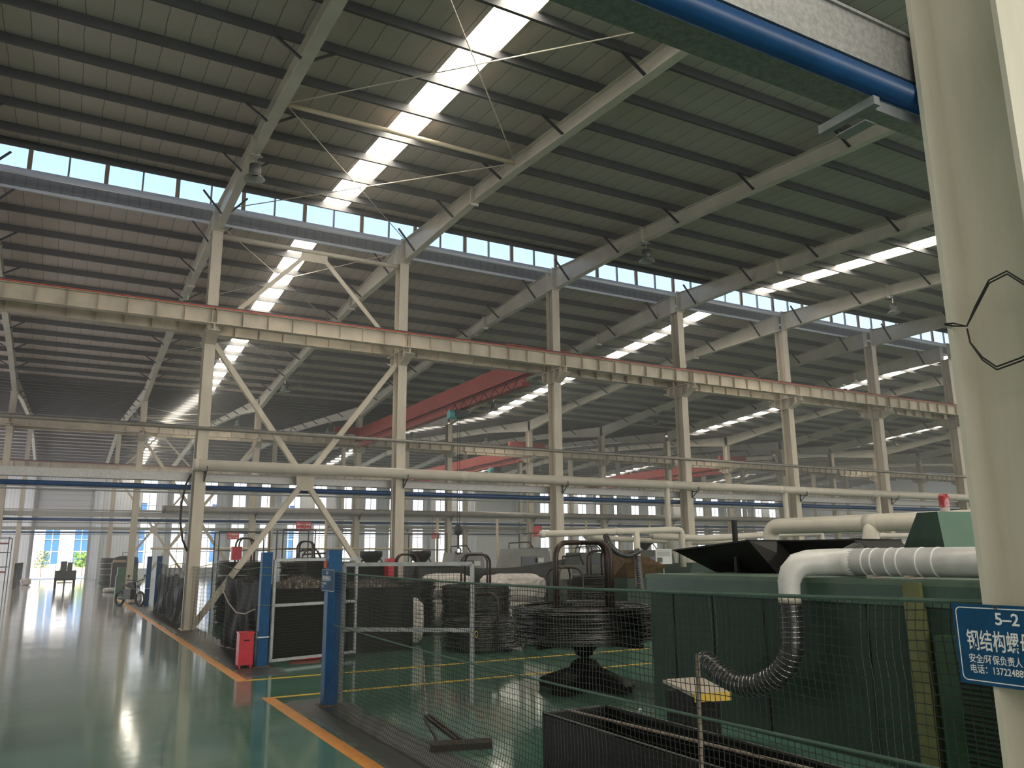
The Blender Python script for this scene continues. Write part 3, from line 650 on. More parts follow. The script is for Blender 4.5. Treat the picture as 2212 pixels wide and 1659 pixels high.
s5 = shop_sign('workshop_sign', 'blue 5-2 workshop sign with white writing hung on the broad pale column', 3.15, 2.05, 1.40,
          [('5–2', .062, .165, .228, 1.0, .0012), ('钢结构螺母车间', .082, .045, .134, .62, .0010), ('安全/环保负责人：', .036, .045, .083, .78, .0004), ('电话：13722488920', .036, .045, .045, .80, .0004)], red=('贾', .028, .25, .008))
MB().tube([(3.142, 1.872 + .007 * math.cos(a), 1.692 + .007 * math.sin(a)) for a in [i * .7 for i in range(9)]], .002, 6, True).obj('wire_tie', RUST, s5)

# ------------------------------------------------------------------ fence by the aisle: posts, net, gate leaves
def post(y, label, x=3.3, ties=()):
    t = thing('fence_post', label, 'post', (x, y, 0), 'blue fence posts')
    h = MB(); h.box(x - .09, x + .09, y - .085, y + .085, .01, 1.99); h.obj('shaft', BLUE, t)
    MB().box(x - .14, x + .14, y - .13, y + .13, 0, .012).obj('base_plate', RUST, t)
    MB().box(x - .094, x + .094, y - .09, y + .09, 1.985, 2.0).obj('cap', BLUE, t)
    for z in ties: MB().box(x - .097, x + .097, y - .092, y + .092, z, z + .018).obj('tie', CORD if z > .9 else WHITE, t)
    return t
post(10.97, 'blue square gate post wearing the 4-2 sign, nearer side of the gateway')
post(15.36, 'blue square gate post tied with pale cords beside the red fire box', 3.36, (1.72, 1.58, 1.05, .5))
post(33.4, 'blue gate post further along the aisle, nearer of that pair', 3.36)
post(37.2, 'blue gate post further along the aisle, farther of that pair with cords', 3.36, (1.2, .7))
shop_sign('workshop_sign', 'blue 4-2 workshop sign hung on the blue gate post', 3.19, 11.13, 1.45,
          [('4–2', .062, .2, .228, 1.0, .0012), ('钢结构螺栓车间', .075, .045, .145, .7, .0010), ('安全/环保负责人：', .034, .045, .095, .8, .0004), ('电话：', .034, .045, .055, .8, .0004)])
rt = MB().box(3.305, 3.33, 10.95, 11.04, 1.76, 1.85).obj('red_tag', mat('orange_tag', (.45, .09, .03), .6)); rt.location = (-.12, 0, 0); tag(rt, 'small orange tag strapped above the 4-2 sign', 'tag')

def net(name, label, x, ya, yb, ztf, zb, cell, r, cat='net', flare=0.0, seed=1, cords=()):
    t = thing(name, label, cat, (x, ya, 0)); q = random.Random(seed); m = MB()
    ph = [q.uniform(0, 6.28) for _ in range(8)]
    def P(y, w):                                             # w: 0 at the foot, 1 at the top
        zt = ztf(y); z = zb + (zt - zb) * w
        wob = .012 * math.sin(y * 5.1 + ph[0] + 3 * w) + .01 * math.sin(y * 11.3 + ph[1]) * (1 - w)
        dx = .03 * math.sin(y * 1.7 + ph[2]) * (1 - w) * w * 2 + flare * max(0, .35 - w) ** 2 * 6 + wob * .6
        return (x - dx, y + .006 * math.sin(z * 9 + y * 2.2 + ph[3]) + .005 * math.sin(z * 17 + y * 3), max(.006, z + wob * .8 * (1 if 0 < w < 1 else 0)))
    ny = int((yb - ya) / cell); H = ztf((ya + yb) / 2) - zb; nz = int(H / cell)
    for i in range(ny + 1):
        y = ya + (yb - ya) * i / ny; m.tube([P(y, j / 14) for j in range(15)], r, 3, caps=False)
    for j in range(nz + 1):
        w = j / nz; m.tube([P(ya + (yb - ya) * i / (ny // 2), w) for i in range(ny // 2 + 1)], r, 3, caps=False)
    m.obj('netting', NET, t)
    for nm, zf, rr in cords: MB().tube([(x - .012, ya + (yb - ya) * i / 40, zf(ya + (yb - ya) * i / 40)) for i in range(41)], rr, 6).obj(nm, CORD, t)
    return t
net('safety_net', 'dark green knotted safety net stretched from the 4-2 post to the broad pale column', 3.3, 1.98, 10.86, lambda y: 1.70 - .02 * math.sin((y - 2) * .35) * 2 - (.0 if y < 10 else 0), .004, .042, .0026, flare=.22,
    cords=(('top_cord', lambda y: 1.70 - .04 * math.sin((y - 2) * .35), .011), ('middle_cord', lambda y: 1.02 - .05 * math.sin((y - 2) * .36), .009)))
fp = MB().cyl((3.42, 3.92, 0), (3.44, 3.9, 1.31), .014, 8).obj('thin_pole', POLE); tag(fp, 'weathered thin pole standing just behind the safety net', 'pole')

def leaf(label, a, b, z0, z1, zm, seed, foot=True):
    a = Vector((*a, 0)); b = Vector((*b, 0)); t = thing('gate_leaf', label, 'gate', a, 'mesh gate leaves'); d = (b - a)
    f = MB(); w = .05
    def bar(p, q): f.bar(p, q, w, w, (0, 0, 1) if abs((Vector(q) - Vector(p)).z) < .01 else tuple(d.normalized()))
    A = lambda u, z: tuple(a + d * u + Vector((0, 0, z)))
    bar(A(0, z0), A(0, z1)); bar(A(1, z0), A(1, z1)); bar(A(0, z1), A(1, z1)); bar(A(0, zm), A(1, zm))
    if foot: bar(A(0, z0 + .025), A(1, z0 + .025))
    f.obj('frame', GALVP, t); m = MB(); L = d.length; n = int(L / .05); k = int((z1 - z0) / .05)
    for i in range(1, n): m.tube([A(i / n, z0), A(i / n, z1)], .0022, 3, caps=False)
    for j in range(1, k): m.tube([A(0, z0 + (z1 - z0) * j / k), A(1, z0 + (z1 - z0) * j / k)], .0022, 3, caps=False)
    m.obj('mesh_infill', NET, t); return t
leaf('grey framed mesh gate leaf hinged on the blue post by the red fire box', (3.50, 15.28), (5.22, 15.80), .07, 1.86, 1.05, 3)
g2 = leaf('grey framed mesh gate leaf swung open behind the 4-2 post', (3.44, 10.93), (4.83, 9.80), .04, 1.80, .95, 4, False)
MB().tube([(4.87, 9.76, .95 + .03 * math.sin(a) * 1.5) if 0 else (4.87 + .02 * math.cos(a), 9.76, .9 + .04 * math.sin(a)) for a in [i * .7 for i in range(9)]], .006, 6, True).obj('padlock', YTOP, g2)

# red fire box
fb = thing('fire_box', 'small red metal fire box standing against the blue gate post', 'box', (3.08, 15.42, 0))
m = MB(); m.box(2.95, 3.20, 15.3, 15.55, .05, .58); m.obj('body', REDB, fb)
MB().box(2.94, 3.21, 15.29, 15.56, .58, .61).obj('lid', REDB, fb)
MB().box(3.03, 3.13, 15.292, 15.30, .46, .48).obj('handle_slot', BLACK, fb)
for x in (2.97, 3.16):
    for y in (15.32, 15.51): MB().box(x, x + .025, y, y + .025, 0, .05).obj('foot', REDB, fb)
rh = MB(); rh.tube([(4.2 + .25 * math.cos(i * .6) + .1 * i * .12, 15.9 + .12 * math.sin(i * .6), .03) for i in range(16)], .03, 8)
tag(rh.obj('red_hose', REDB), 'coiled flat red hose lying below the mesh gate leaf', 'hose')

# ------------------------------------------------------------------ wire coils and their carriers
def coil_mesh(ri, ro, z0, z1, n, seed, wr=.010, seg=52):
    q = random.Random(seed); m = MB()
    for i in range(n):
        z = z0 + (z1 - z0) * (i + q.random()) / n; e = min(z - z0, z1 - z); r = q.uniform(ri, ro) if i % 4 == 0 else ro * (q.uniform(.93, 1.0) - .05 * abs((i / n) % .34 - .17) / .17)
        ox, oy = q.uniform(-.03, .03), q.uniform(-.03, .03); ta, tb = q.uniform(-.02, .02), q.uniform(-.02, .02); p = q.uniform(0, 6.28); el = q.uniform(-.03, .03)
        pts = []
        for k in range(seg):
            a = 2 * math.pi * k / seg; rr = r * (1 + el * math.cos(2 * a + p)) + .012 * math.sin(3 * a + p)
            x, y = ox + rr * math.cos(a), oy + rr * math.sin(a); pts.append((x, y, max(wr, z + ta * x + tb * y)))
        m.tube(pts, wr, 4, closed=True)
    return m
def shade_core(m, ri, ro, z0, z1):  # black filler ring, painted shade for the gaps between wires
    k = ri + .03; K = ro * .90
    m.lathe((0, 0, 0), [(k, z0 + .03), (K, z0 + .03), (K, z1 - .03), (k, z1 - .03), (k, z0 + .03)], 40); return m
def coil(x, y, ri, ro, z0, z1, n, seed, label, group='black wire coils'):
    cm = coil_mesh(ri, ro, z0, z1, n, seed); nf = len(cm.f); me = shade_core(cm, ri, ro, z0, z1).mesh('wire_coil', WIRE, True); me.materials.append(RUBBER)
    for p in me.polygons[nf:]: p.material_index = 1
    o = link('wire_coil', me); o.location = (x, y, 0); o.rotation_euler.z = seed
    return tag(o, label, 'wire coil', group)
def carrier(x, y, r, z0, z1, label, n=4, rot=.4, tube=.028, stand=False):
    t = thing('coil_carrier', label, 'carrier', (x, y, 0), 'hooped coil carriers')
    for k in range(n // 2):
        a = rot + math.pi * k / (n // 2); d = Vector((math.cos(a), math.sin(a), 0)); pts = []
        h = z1 - z0; c = min(.22, h * .4)
        pts.append(Vector((x, y, z0)) - d * r); pts.append(Vector((x, y, z1 - c)) - d * r)
        for i in range(1, 6): b = math.pi / 2 * i / 5; pts.append(Vector((x, y, z1 - c + c * math.sin(b))) - d * (r - c + c * math.cos(b)))
        for i in range(5, 0, -1): b = math.pi / 2 * i / 5; pts.append(Vector((x, y, z1 - c + c * math.sin(b))) + d * (r - c + c * math.cos(b)))
        pts.append(Vector((x, y, z1 - c)) + d * r); pts.append(Vector((x, y, z0)) + d * r)
        MB().tube(pts, tube, 8).obj('hoop', HOOP, t, True)
    MB().tube([(x + (r + .02) * math.cos(2 * math.pi * i / 24), y + (r + .02) * math.sin(2 * math.pi * i / 24), z0 + .03) for i in range(24)], tube, 8, True).obj('base_ring', HOOP, t, True)
    return t
# tall stacks
for i, (z0, z1) in enumerate(((.03, .45), (.46, .92), (.93, 1.34))): coil(7.80, 19.6, .42, .74, z0, z1, 46, 11 + i, 'black wire coil in the tall twin stack nearer the gate, %s of three' % ['lowest', 'middle', 'topmost'][i])
for i, (z0, z1) in enumerate(((.03, .42), (.43, .82), (.83, 1.20))): coil(9.22, 18.5, .5, .88, z0, z1, 46, 21 + i, 'black wire coil in the wider stack beside the white sacks, %s of three' % ['lowest', 'middle', 'topmost'][i])
carrier(7.80, 19.6, .38, .03, 1.95, 'dark hooped carrier poking from the tall stack nearer the gate', 4, .5)
carrier(9.22, 18.5, .46, .03, 1.93, 'dark hooped carrier poking from the wider stack beside the white sacks', 4, .2)
coil(7.96, 15.6, .45, .86, .07, .60, 60, 31, 'tight shiny black wire coil on the floor, alone before the stacks')
carrier(7.96, 15.6, .42, .03, 1.12, 'dark hooped carrier inside the tight shiny floor coil', 4, .3)
coil(10.0, 15.6, .6, 1.0, .03, .36, 44, 41, 'loose black wire coil low on the floor behind the pay-off stand')
carrier(10.0, 15.6, .42, .03, 1.62, 'thin hooped carrier in the loose floor coil behind the pay-off stand', 4, .7, .022)
coil(12.55, 17.6, .62, 1.15, .03, .45, 40, 51, 'black wire coil on the floor under the raised coil near the green machine'); coil(12.55, 17.6, .6, 1.12, .46, .86, 40, 52, 'black wire coil between floor coil and raised coil near the green machine'); coil(12.55, 17.6, .6, 1.13, .87, 1.38, 46, 53, 'raised black wire coil with hoops above the low pile, near the green machine')
carrier(12.55, 17.6, .5, .03, 2.0, 'dark hooped carrier standing in the raised coil near the green machine', 6, .1)
for i, (x, y) in enumerate(((5.1, 26.4), (6.9, 26.0))):
    for j in range(4): coil(x, y, .5, .82, .03 + .45 * j, .45 + .45 * j, 26, 61 + 4 * i + j, 'black wire coil behind the fence tarp, %s stack, %s up' % (['aisle side', 'inner'][i], nth(j)))
    carrier(x, y, .34, .03, 2.5 - .1 * i, 'brown hooped carrier above the %s stack behind the fence tarp' % ['aisle side', 'inner'][i], 4, .4)
# pay-off stand with its coil
ps = thing('payoff_stand', 'black pay-off stand on a cross foot holding the large loose coil', 'stand', (6.85, 10.2, 0))
m = MB(); prof = [(-.70, 0), (-.73, .10), (-.64, .16), (-.19, .31), (-.12, .40), (.12, .40), (.19, .31), (.64, .16), (.73, .10), (.70, 0)]
for a in (.45, .45 + math.pi / 2):
    q = MB().ext(prof, -.13, .13, 'Y'); c, s_ = math.cos(a), math.sin(a); q.v = [(6.85 + x * c - y * s_, 10.2 + x * s_ + y * c, z) for x, y, z in q.v]; q.obj('cross_foot', BLACK, ps)
MB().lathe((6.85, 10.2, .38), [(.0, .0), (.13, .0), (.13, .03), (.065, .05), (.065, .08), (.13, .10), (.14, .15), (.28, .26), (.32, .29), (.0, .29)], 20).obj('pedestal', BLACK, ps, True)
for k in range(4): a = .3 + k * math.pi / 2; MB().bar((6.85, 10.2, .655), (6.85 + 1.02 * math.cos(a), 10.2 + 1.02 * math.sin(a), .655), .07, .05).obj('coil_arm', BLACK, ps)
coil(6.85, 10.2, .55, 1.06, .69, 1.17, 100, 71, 'large loose black wire coil lying on the pay-off stand')
carrier(6.85, 10.2, .56, .69, 2.08, 'heavy brown black hoops rising from the coil on the pay-off stand', 4, .25, .036)
# white sacks
def sack(x, y, z, w, d, h, seed, label):
    q = random.Random(seed); m = MB(); ph = [q.uniform(0, 6.28) for _ in range(12)]
    def P(u, v):
        a = 2 * math.pi * u; ph_ = math.pi * (v - .5); c = abs(math.cos(ph_)) ** .45 if v not in (0, 1) else 0
        ca, sa = math.cos(a), math.sin(a); ex = .45
        X = w / 2 * math.copysign(abs(ca) ** ex, ca) * c; Y = d / 2 * math.copysign(abs(sa) ** ex, sa) * c; Z = h / 2 * math.copysign(abs(math.sin(ph_)) ** .6, math.sin(ph_))
        n = .035 * math.sin(9 * a + ph[0] + 5 * v) + .03 * math.sin(17 * v + ph[1] + 3 * a) + .02 * math.sin(23 * a + ph[2] - 9 * v)
        k = 1 + n
        k += .10 * NZ(Vector((X, Y, Z)) * 4 + Vector((seed * 7, 0, 0))) + .05 * NZ(Vector((X, Y, Z)) * 11) + .03 * NZ(Vector((X, Y, Z)) * 23)
        return (x + X * k, y + Y * k, z + h / 2 + Z * (1 + (n * 1.2 if Z > 0 else 0)))
    m.grid(96, 54, P); o = m.obj('white_sack', SACK, None, True); return tag(o, label, 'sack', 'white woven sacks')
sack(11.05, 20.0, 0, 1.72, 1.2, .70, 1, 'bulging white woven bulk sack at the bottom of the pile by the tarp')
sack(11.1, 20.0, .64, 1.66, 1.15, .74, 2, 'crumpled white woven bulk sack on top of the pile by the tarp')
sack(9.6, 21.2, 0, 1.3, 1.1, .8, 4, 'white woven bulk sack half hidden behind the wider coil stack'); sack(9.65, 21.2, .78, 1.25, 1.05, .62, 6, 'white woven sack lying on the half hidden sack behind the coil stack')
sack(7.0, 17.4, 0, .55, .6, .95, 5, 'torn white sack squeezed between the scrap skip and the coils')

# scrap skips with swarf behind the gate leaf
def skip(x0, x1, y0, y1, h, label, heap, group='scrap skips'):
    t = thing('scrap_skip', label, 'skip', ((x0 + x1) / 2, (y0 + y1) / 2, 0), group); m = MB(); w = .02
    m.box(x0, x1, y0, y0 + w, 0, h); m.box(x0, x1, y1 - w, y1, 0, h); m.box(x0, x0 + w, y0 + w, y1 - w, 0, h); m.box(x1 - w, x1, y0 + w, y1 - w, 0, h); m.box(x0 + w, x1 - w, y0 + w, y1 - w, 0, w)
    m.obj('body', BLACK, t); r = MB()
    for a, b in (((x0, y0), (x1, y0)), ((x1, y0), (x1, y1)), ((x1, y1), (x0, y1)), ((x0, y1), (x0, y0))): r.bar((*a, h - .02), (*b, h - .02), .035, .04)
    r.obj('rim', BLACK, t)
    if heap:
        q = random.Random(int(x0 * 10)); g = MB(); ph = [q.uniform(0, 6) for _ in range(6)]
        g.grid(26, 18, lambda u, v: (x0 + .03 + (x1 - x0 - .06) * u, y0 + .03 + (y1 - y0 - .06) * v, h - .12 + heap * math.sin(math.pi * u) ** .6 * math.sin(math.pi * v) ** .6 + .03 * math.sin(31 * u + ph[0]) * math.sin(27 * v + ph[1]) + q.uniform(-.03, .03)))
        o = g.obj('swarf_heap', SWARF); tag(o, 'heap of curly steel swarf filling the %s' % ('skip nearer the gate leaf' if x0 < 4.5 else 'skip beside the torn sack'), 'swarf', None, 'stuff')
        c = MB()
        for _ in range(420):
            u, v = q.random(), q.random(); p = Vector((x0 + .05 + (x1 - x0 - .1) * u, y0 + .05 + (y1 - y0 - .1) * v, h - .1 + heap * (math.sin(math.pi * u) * math.sin(math.pi * v)) ** .6)); a = q.uniform(0, 6.28); rr = q.uniform(.015, .035); ax = Vector((math.cos(a), math.sin(a), q.uniform(-.3, .6)))
            c.tube([p + ax * (i * .012) + Vector((rr * math.cos(i * 1.2) * math.sin(a), -rr * math.cos(i * 1.2) * math.cos(a), rr * math.sin(i * 1.2))) for i in range(9)], .004, 3, caps=False)
        c.obj('curls', SWARF, o)
    return t
skip(3.75, 5.15, 16.3, 17.9, 1.30, 'black scrap skip behind the mesh gate leaf, nearer the aisle', .28)
skip(5.25, 6.65, 16.3, 17.9, 1.28, 'black scrap skip behind the mesh gate leaf, beside the torn sack', .22)
sb = thing('steel_bin', 'open black steel bin on the floor just behind the safety net', 'bin', (4.05, 5.0, 0)); m = MB()
m.box(3.70, 4.36, 6.15, 6.17, 0, .6); m.box(3.70, 3.72, 3.3, 6.15, 0, .6); m.box(4.34, 4.36, 3.3, 6.15, 0, .6); m.box(3.70, 4.36, 3.28, 3.3, 0, .6); m.box(3.72, 4.34, 3.3, 6.15, 0, .03); m.obj('body', BLACK, sb)
r = MB(); r.bar((3.71, 6.17, .6), (3.71, 3.3, .6), .02, .015); r.bar((3.70, 6.16, .6), (4.36, 6.16, .6), .02, .015); r.bar((4.35, 6.17, .6), (4.35, 3.3, .6), .02, .015); r.obj('rim', mat('worn_rim', (.09, .085, .08), .4, .5), sb)
for x in (4.42, 4.60): MB().tube([(x + .03 * math.cos(a), 6.0, .50 + .07 * math.sin(a)) for a in [math.pi * i / 8 for i in range(9)]], .01, 6).obj('lifting_ring', GALVP, sb)
rod = MB().cyl((3.86, 6.0, .63), (4.1, 3.4, .63), .012, 8).obj('steel_rod', POLE); tag(rod, 'thin worn rod lying across the open black bin', 'rod')
# broom head
bm = thing('floor_squeegee', 'dirty dark broom head with twin stubs lying on the wet green floor', 'broom', (3.7, 7.85, 0)); m = MB()
m.ext([(0, 0.0), (.1, .0), (.115, .05), (.07, .09), (.0, .06)], 0, .62, 'X'); an = math.atan2(-.25, .78); m.v = [(3.42 + x * math.cos(an) - y * math.sin(an), 7.86 + x * math.sin(an) + y * math.cos(an), z) for x, y, z in m.v]; m.obj('head', mat('dirty_bristle', (.035, .025, .02), .8, bump=.8, bscale=40), bm)
m = MB(); 
for dx in (0, .05): m.bar((3.70 + dx, 7.86, .08), (3.62 + dx * 1.0, 8.5, .22), .03)
m.bar((3.55, 7.95, .05), (3.6, 8.45, .2), .025); m.obj('handle_socket', HOOP, bm)
MB().cyl((3.63, 8.48, .2), (3.7, 8.75, .75), .012, 8).obj('handle', POLE, bm)
gb = MB(); q = random.Random(5)
for i in range(260):
    a = q.uniform(0, 6.28); rr = .13 * q.random() ** .5; p = Vector((3.62 + rr * math.cos(a) * 1.1, 6.42 + rr * math.sin(a), .005)); gb.tube([p, p + Vector((q.uniform(-.04, .04), q.uniform(-.04, .04), q.uniform(.03, .11)))], .0025, 3)
tag(gb.obj('fibre_tuft', mat('brown_fibre', (.16, .10, .05), .9)), 'brown fibrous litter at the foot of the open black bin', 'litter', None, 'stuff')

# ------------------------------------------------------------------ the big green machine
gm_ = thing('forming_machine', 'huge dark green forming machine housing behind the safety net', 'machine', (8.9, 6, 0)); m = MB()
m.box(6.8, 11.0, 3.0, 8.55, .0, 1.60); m.obj('housing', GREEN, gm_)
MB().box(6.76, 11.04, 2.96, 8.59, 1.60, 1.65).obj('top_plate', mat('green_top', (.10, .16, .11), .45, var=.3), gm_)
MB().box(6.765, 6.80, 2.96, 8.57, 1.42, 1.60).obj('upper_band', mat('green_band', (.045, .10, .07), .4, var=.25), gm_)
for y in (8.1, 7.4, 6.6, 5.29): MB().box(6.79, 6.7995, y - .006, y + .006, .05, 1.42).obj('panel_seam', BLACK, gm_)
MB().box(6.72, 6.79, 4.66, 4.83, 0, 1.63).obj('leg', OLIVE, gm_)
MB().box(6.60, 6.765, 3.1, 4.5, 0, 1.2).obj('side_cover', mat('deep_green', (.02, .06, .025), .4, var=.3), gm_)
for i in range(22): MB().box(6.585, 6.60, 3.3, 4.3, .15 + i * .04, .165 + i * .04).obj('louvre', BLACK, gm_)
MB().lathe((0, 0, 0), [(.0, .02), (.07, .02), (.08, 0), (.08, -.04), (0, -.04)], 16)
# flared black hoppers and post on top
def hopper(pts_top, pts_bot, label):
    t = thing('feed_hopper', label, 'hopper', (*pts_bot[0][:2], 1.65), 'feed hoppers'); n = len(pts_top); m = MB()
    V = pts_bot + pts_top; m.add(V, [(i, (i + 1) % n, n + (i + 1) % n, n + i) for i in range(n)]); IN = [Vector(p) for p in V]
    c = sum(IN, Vector()) / len(IN); m.add([p + (c - p) * .03 for p in IN], [(n + i, n + (i + 1) % n, (i + 1) % n, i) for i in range(n)])
    m.add(pts_bot, [tuple(range(n))]); m.obj('shell', BLACK, t); r = MB()
    for i in range(n): r.bar(pts_top[i], pts_top[(i + 1) % n], .02, .02)
    r.obj('rim', BLACK, t); return t
hopper([(7.6, 9.0, 1.95), (9.0, 9.6, 1.95), (9.0, 7.9, 2.06), (7.6, 7.55, 2.06)], [(7.9, 8.5, 1.655), (8.7, 8.5, 1.655), (8.7, 7.4, 1.655), (7.9, 7.4, 1.655)], 'black flared sheet hopper on the green machine, tilted, nearer the coils')
hopper([(8.3, 8.1, 2.05), (9.4, 8.3, 2.05), (9.4, 6.7, 2.05), (8.3, 6.55, 2.05)], [(8.4, 7.38, 1.655), (9.2, 7.38, 1.655), (9.2, 6.3, 1.655), (8.4, 6.3, 1.655)], 'black flared sheet hopper on the green machine, behind the white elbow pipe')
t = thing('machine_post', 'black upright post bolted on top of the green machine', 'post', (7.75, 7.9, 1.65)); MB().bar((7.75, 7.93, 1.66), (7.75, 7.93, 2.33), .05).obj('shaft', BLACK, t); MB().box(7.62, 7.88, 7.8, 8.06, 1.65, 1.665).obj('base_plate', BLACK, t)
# tapered tower with beacon
tw = thing('control_tower', 'tapered green housing with dark side on the green machine', 'housing', (9.2, 5.95, 1.65))
A = [(8.95, 6.52, 1.65), (8.95, 5.80, 1.65), (9.6, 5.60, 1.65), (9.6, 6.5, 1.65)]; B = [(9.0, 6.16, 2.36), (9.0, 5.90, 2.36), (9.55, 5.78, 2.36), (9.55, 6.16, 2.36)]
MB().add(A + B, [(0, 1, 5, 4), (2, 3, 7, 6), (3, 0, 4, 7), (4, 5, 6, 7), (3, 2, 1, 0)]).obj('shell', GREEN, tw); MB().add([A[1], A[2], B[2], B[1]], [(0, 1, 2, 3)]).obj('front_panel', GREENL, tw)
bc = thing('beacon_lamp', 'dark red warning beacon on the tapered green housing', 'beacon', (9.2, 5.93, 2.36)); MB().lathe((9.2, 5.93, 2.36), [(.055, 0), (.055, .05), (.045, .07), (0, .07)], 16).obj('socket', LIDW, bc, True); MB().lathe((9.2, 5.93, 2.42), [(.058, 0), (.06, .12), (.05, .15), (0, .155)], 16).obj('lens', BEACON, bc, True)
# white duct with elbow and hose
wd = thing('white_duct', 'thick white taped duct with an elbow lying along the green machine', 'duct', (7.0, 5, 1.78)); DR = .134
MB().tube([(7.0, 2.4, 1.805), (7.0, 5.55, 1.805)], DR, 28).obj('pipe', DUCTW, wd, True)
MB().tube([(7.0, 5.50, 1.805), (7.0, 5.62, 1.805), (6.97, 5.74, 1.805), (6.88, 5.83, 1.803), (6.76, 5.90, 1.80), (6.66, 5.95, 1.775), (6.59, 5.98, 1.70), (6.565, 6.0, 1.61), (6.56, 6.0, 1.50), (6.56, 6.0, 1.42)], [DR, DR * 1.02, DR * 1.02, DR, DR * .98, DR * .95, DR * .9, DR * .84, DR * .8, DR * .78], 26).obj('elbow', DUCTW, wd, True)
for y in (4.62, 4.78, 4.98, 5.10, 5.26, 5.36): MB().tube([(7.0, y - .008, 1.805), (7.0, y + .008, 1.805)], DR * 1.03, 28).obj('clamp_band', WHITE, wd, True)
MB().tube([(6.56, 6.0, 1.40), (6.56, 6.0, 1.47)], DR * .86, 24).obj('collar', LIDW, wd, True)
for y in (4.9, 5.3): MB().box(6.9, 7.1, y - .03, y + .03, 1.652, 1.685).obj('saddle', LIDW, wd)
def hose(name, label, pts, r, pitch=.05, sub=10, loc=None):
    P = [Vector(p) for p in pts]; Q = []
    for i in range(len(P) - 1):
        p0, p1, p2, p3 = P[max(i - 1, 0)], P[i], P[i + 1], P[min(i + 2, len(P) - 1)]
        for k in range(sub):
            t = k / sub; Q.append(.5 * ((2 * p1) + (p2 - p0) * t + (2 * p0 - 5 * p1 + 4 * p2 - p3) * t * t + (3 * p1 - p0 - 3 * p2 + p3) * t ** 3))
    Q.append(P[-1]); t = thing(name, label, 'hose', P[0]); L = [0]
    for a, b in zip(Q, Q[1:]): L.append(L[-1] + (b - a).length)
    n = max(8, int(L[-1] / (pitch / 2))); R_ = []; k = 0
    for i in range(n + 1):
        s_ = L[-1] * i / n
        while k < len(L) - 2 and L[k + 1] < s_: k += 1
        R_.append(Q[k].lerp(Q[k + 1], (s_ - L[k]) / max(1e-6, L[k + 1] - L[k])))
    MB().tube(R_, [r if i % 2 else r * .9 for i in range(n + 1)], 18).obj('hose_skin', HOSE, t, True)
    rg = MB(); N = n * 6
    pr = None
    rs = []; x = None
    for i in range(N + 1):
        f = i / 6; a = min(int(f), n - 1); p = R_[a].lerp(R_[a + 1], f - a); d = (R_[a + 1] - R_[a]).normalized()
        x = (d.orthogonal() if x is None else x - d * x.dot(d)).normalized(); y = d.cross(x); th = 2 * math.pi * i / 12
        rs.append(p + (x * math.cos(th) + y * math.sin(th)) * r * 1.01)
    rg.tube(rs, max(.0025, r * .022), 4, caps=False).obj('wire_helix', HOSER, t); return t
hose('flexible_hose', 'black wire-wound flexible hose drooping from the white elbow before the green machine', [(6.56, 6.0, 1.42), (6.55, 5.99, 1.15), (6.52, 6.0, .92), (6.47, 6.12, .72), (6.42, 6.36, .58), (6.38, 6.62, .55), (6.36, 6.85, .63), (6.36, 7.02, .72), (6.38, 7.12, .73)], .115)
hose('flexible_hose', 'black flexible hose on top of the green machine behind the white elbow', [(7.3, 5.6, 1.78), (7.5, 5.9, 1.80), (7.7, 6.2, 1.82), (8.1, 6.35, 1.9)], .11)
t = thing('tool_stand', 'dark stand with pale top and yellow edge under the flexible hose', 'stand', (5.2, 5.9, 0)); MB().add([(4.86, 5.58, .70), (5.19, 5.49, .70), (5.59, 6.30, .70), (5.17, 6.17 + .2, .70), (4.86, 5.58, .73), (5.19, 5.49, .73), (5.59, 6.30, .73), (5.17, 6.37, .73)], [(0, 1, 2, 3), (4, 5, 6, 7), (0, 1, 5, 4), (1, 2, 6, 5), (2, 3, 7, 6), (3, 0, 4, 7)]).obj('top', LIDW, t)
MB().bar((4.86, 5.575, .70), (5.19, 5.485, .70), .012, .07).obj('yellow_edge', YTOP, t); MB().box(4.98, 5.3, 5.75, 6.1, 0, .69).obj('pedestal', BLACK, t)
# piping above the machines
def run(name, label, pts, r, m=WHITEP, joints=(), cat='pipe', group=None):
    t = thing(name, label, cat, pts[0], group); Q = []
    P = [Vector(p) for p in pts]
    Q.append(P[0])
    for i in range(1, len(P) - 1):
        a = (P[i - 1] - P[i]).normalized(); b = (P[i + 1] - P[i]).normalized(); e = min(r * 1.6, (P[i - 1] - P[i]).length * .4, (P[i + 1] - P[i]).length * .4)
        for k in range(6): u = k / 5; Q.append((P[i] + a * e) * (1 - u) ** 2 + P[i] * 2 * u * (1 - u) + (P[i] + b * e) * u * u)
    Q.append(P[-1]); MB().tube(Q, r, 18).obj('pipe', m, t, True)
    for p in P[1:-1]: pass
    for a, b in joints: MB().tube([a, b], r * 1.06, 18).obj('coupling', m, t, True)
    return t
p2 = run('extraction_pipe', 'thick cream extraction pipe with elbow behind the tapered green housing', [(11.0, 10.38, 1.7), (11.0, 10.38, 2.36), (11.0, 3.0, 2.30)], .135, joints=[((11.0, 10.38, 1.98), (11.0, 10.38, 2.08)), ((11, 8.4, 2.345), (11, 8.15, 2.34))])
MB().tube([(11.0, 8.28, 2.33), (10.93, 8.28, 2.2), (10.9, 8.28, 2.08), (10.9, 8.28, 1.66)], .125, 16).obj('branch_pipe', WHITEP, p2, True)
run('extraction_pipe', 'cream capped pipe rising from the front column to a bent elbow, above the hoops', [(9.4, 15.6, 2.36), (10.6, 15.4, 2.40), (12.6, 15.0, 2.46), (12.95, 15, 2.46), (12.95, 15, 1.6)], .075, joints=[((9.38, 15.6, 2.36), (9.48, 15.585, 2.362)), ((11.2, 15.28, 2.42), (11.35, 15.25, 2.425))])
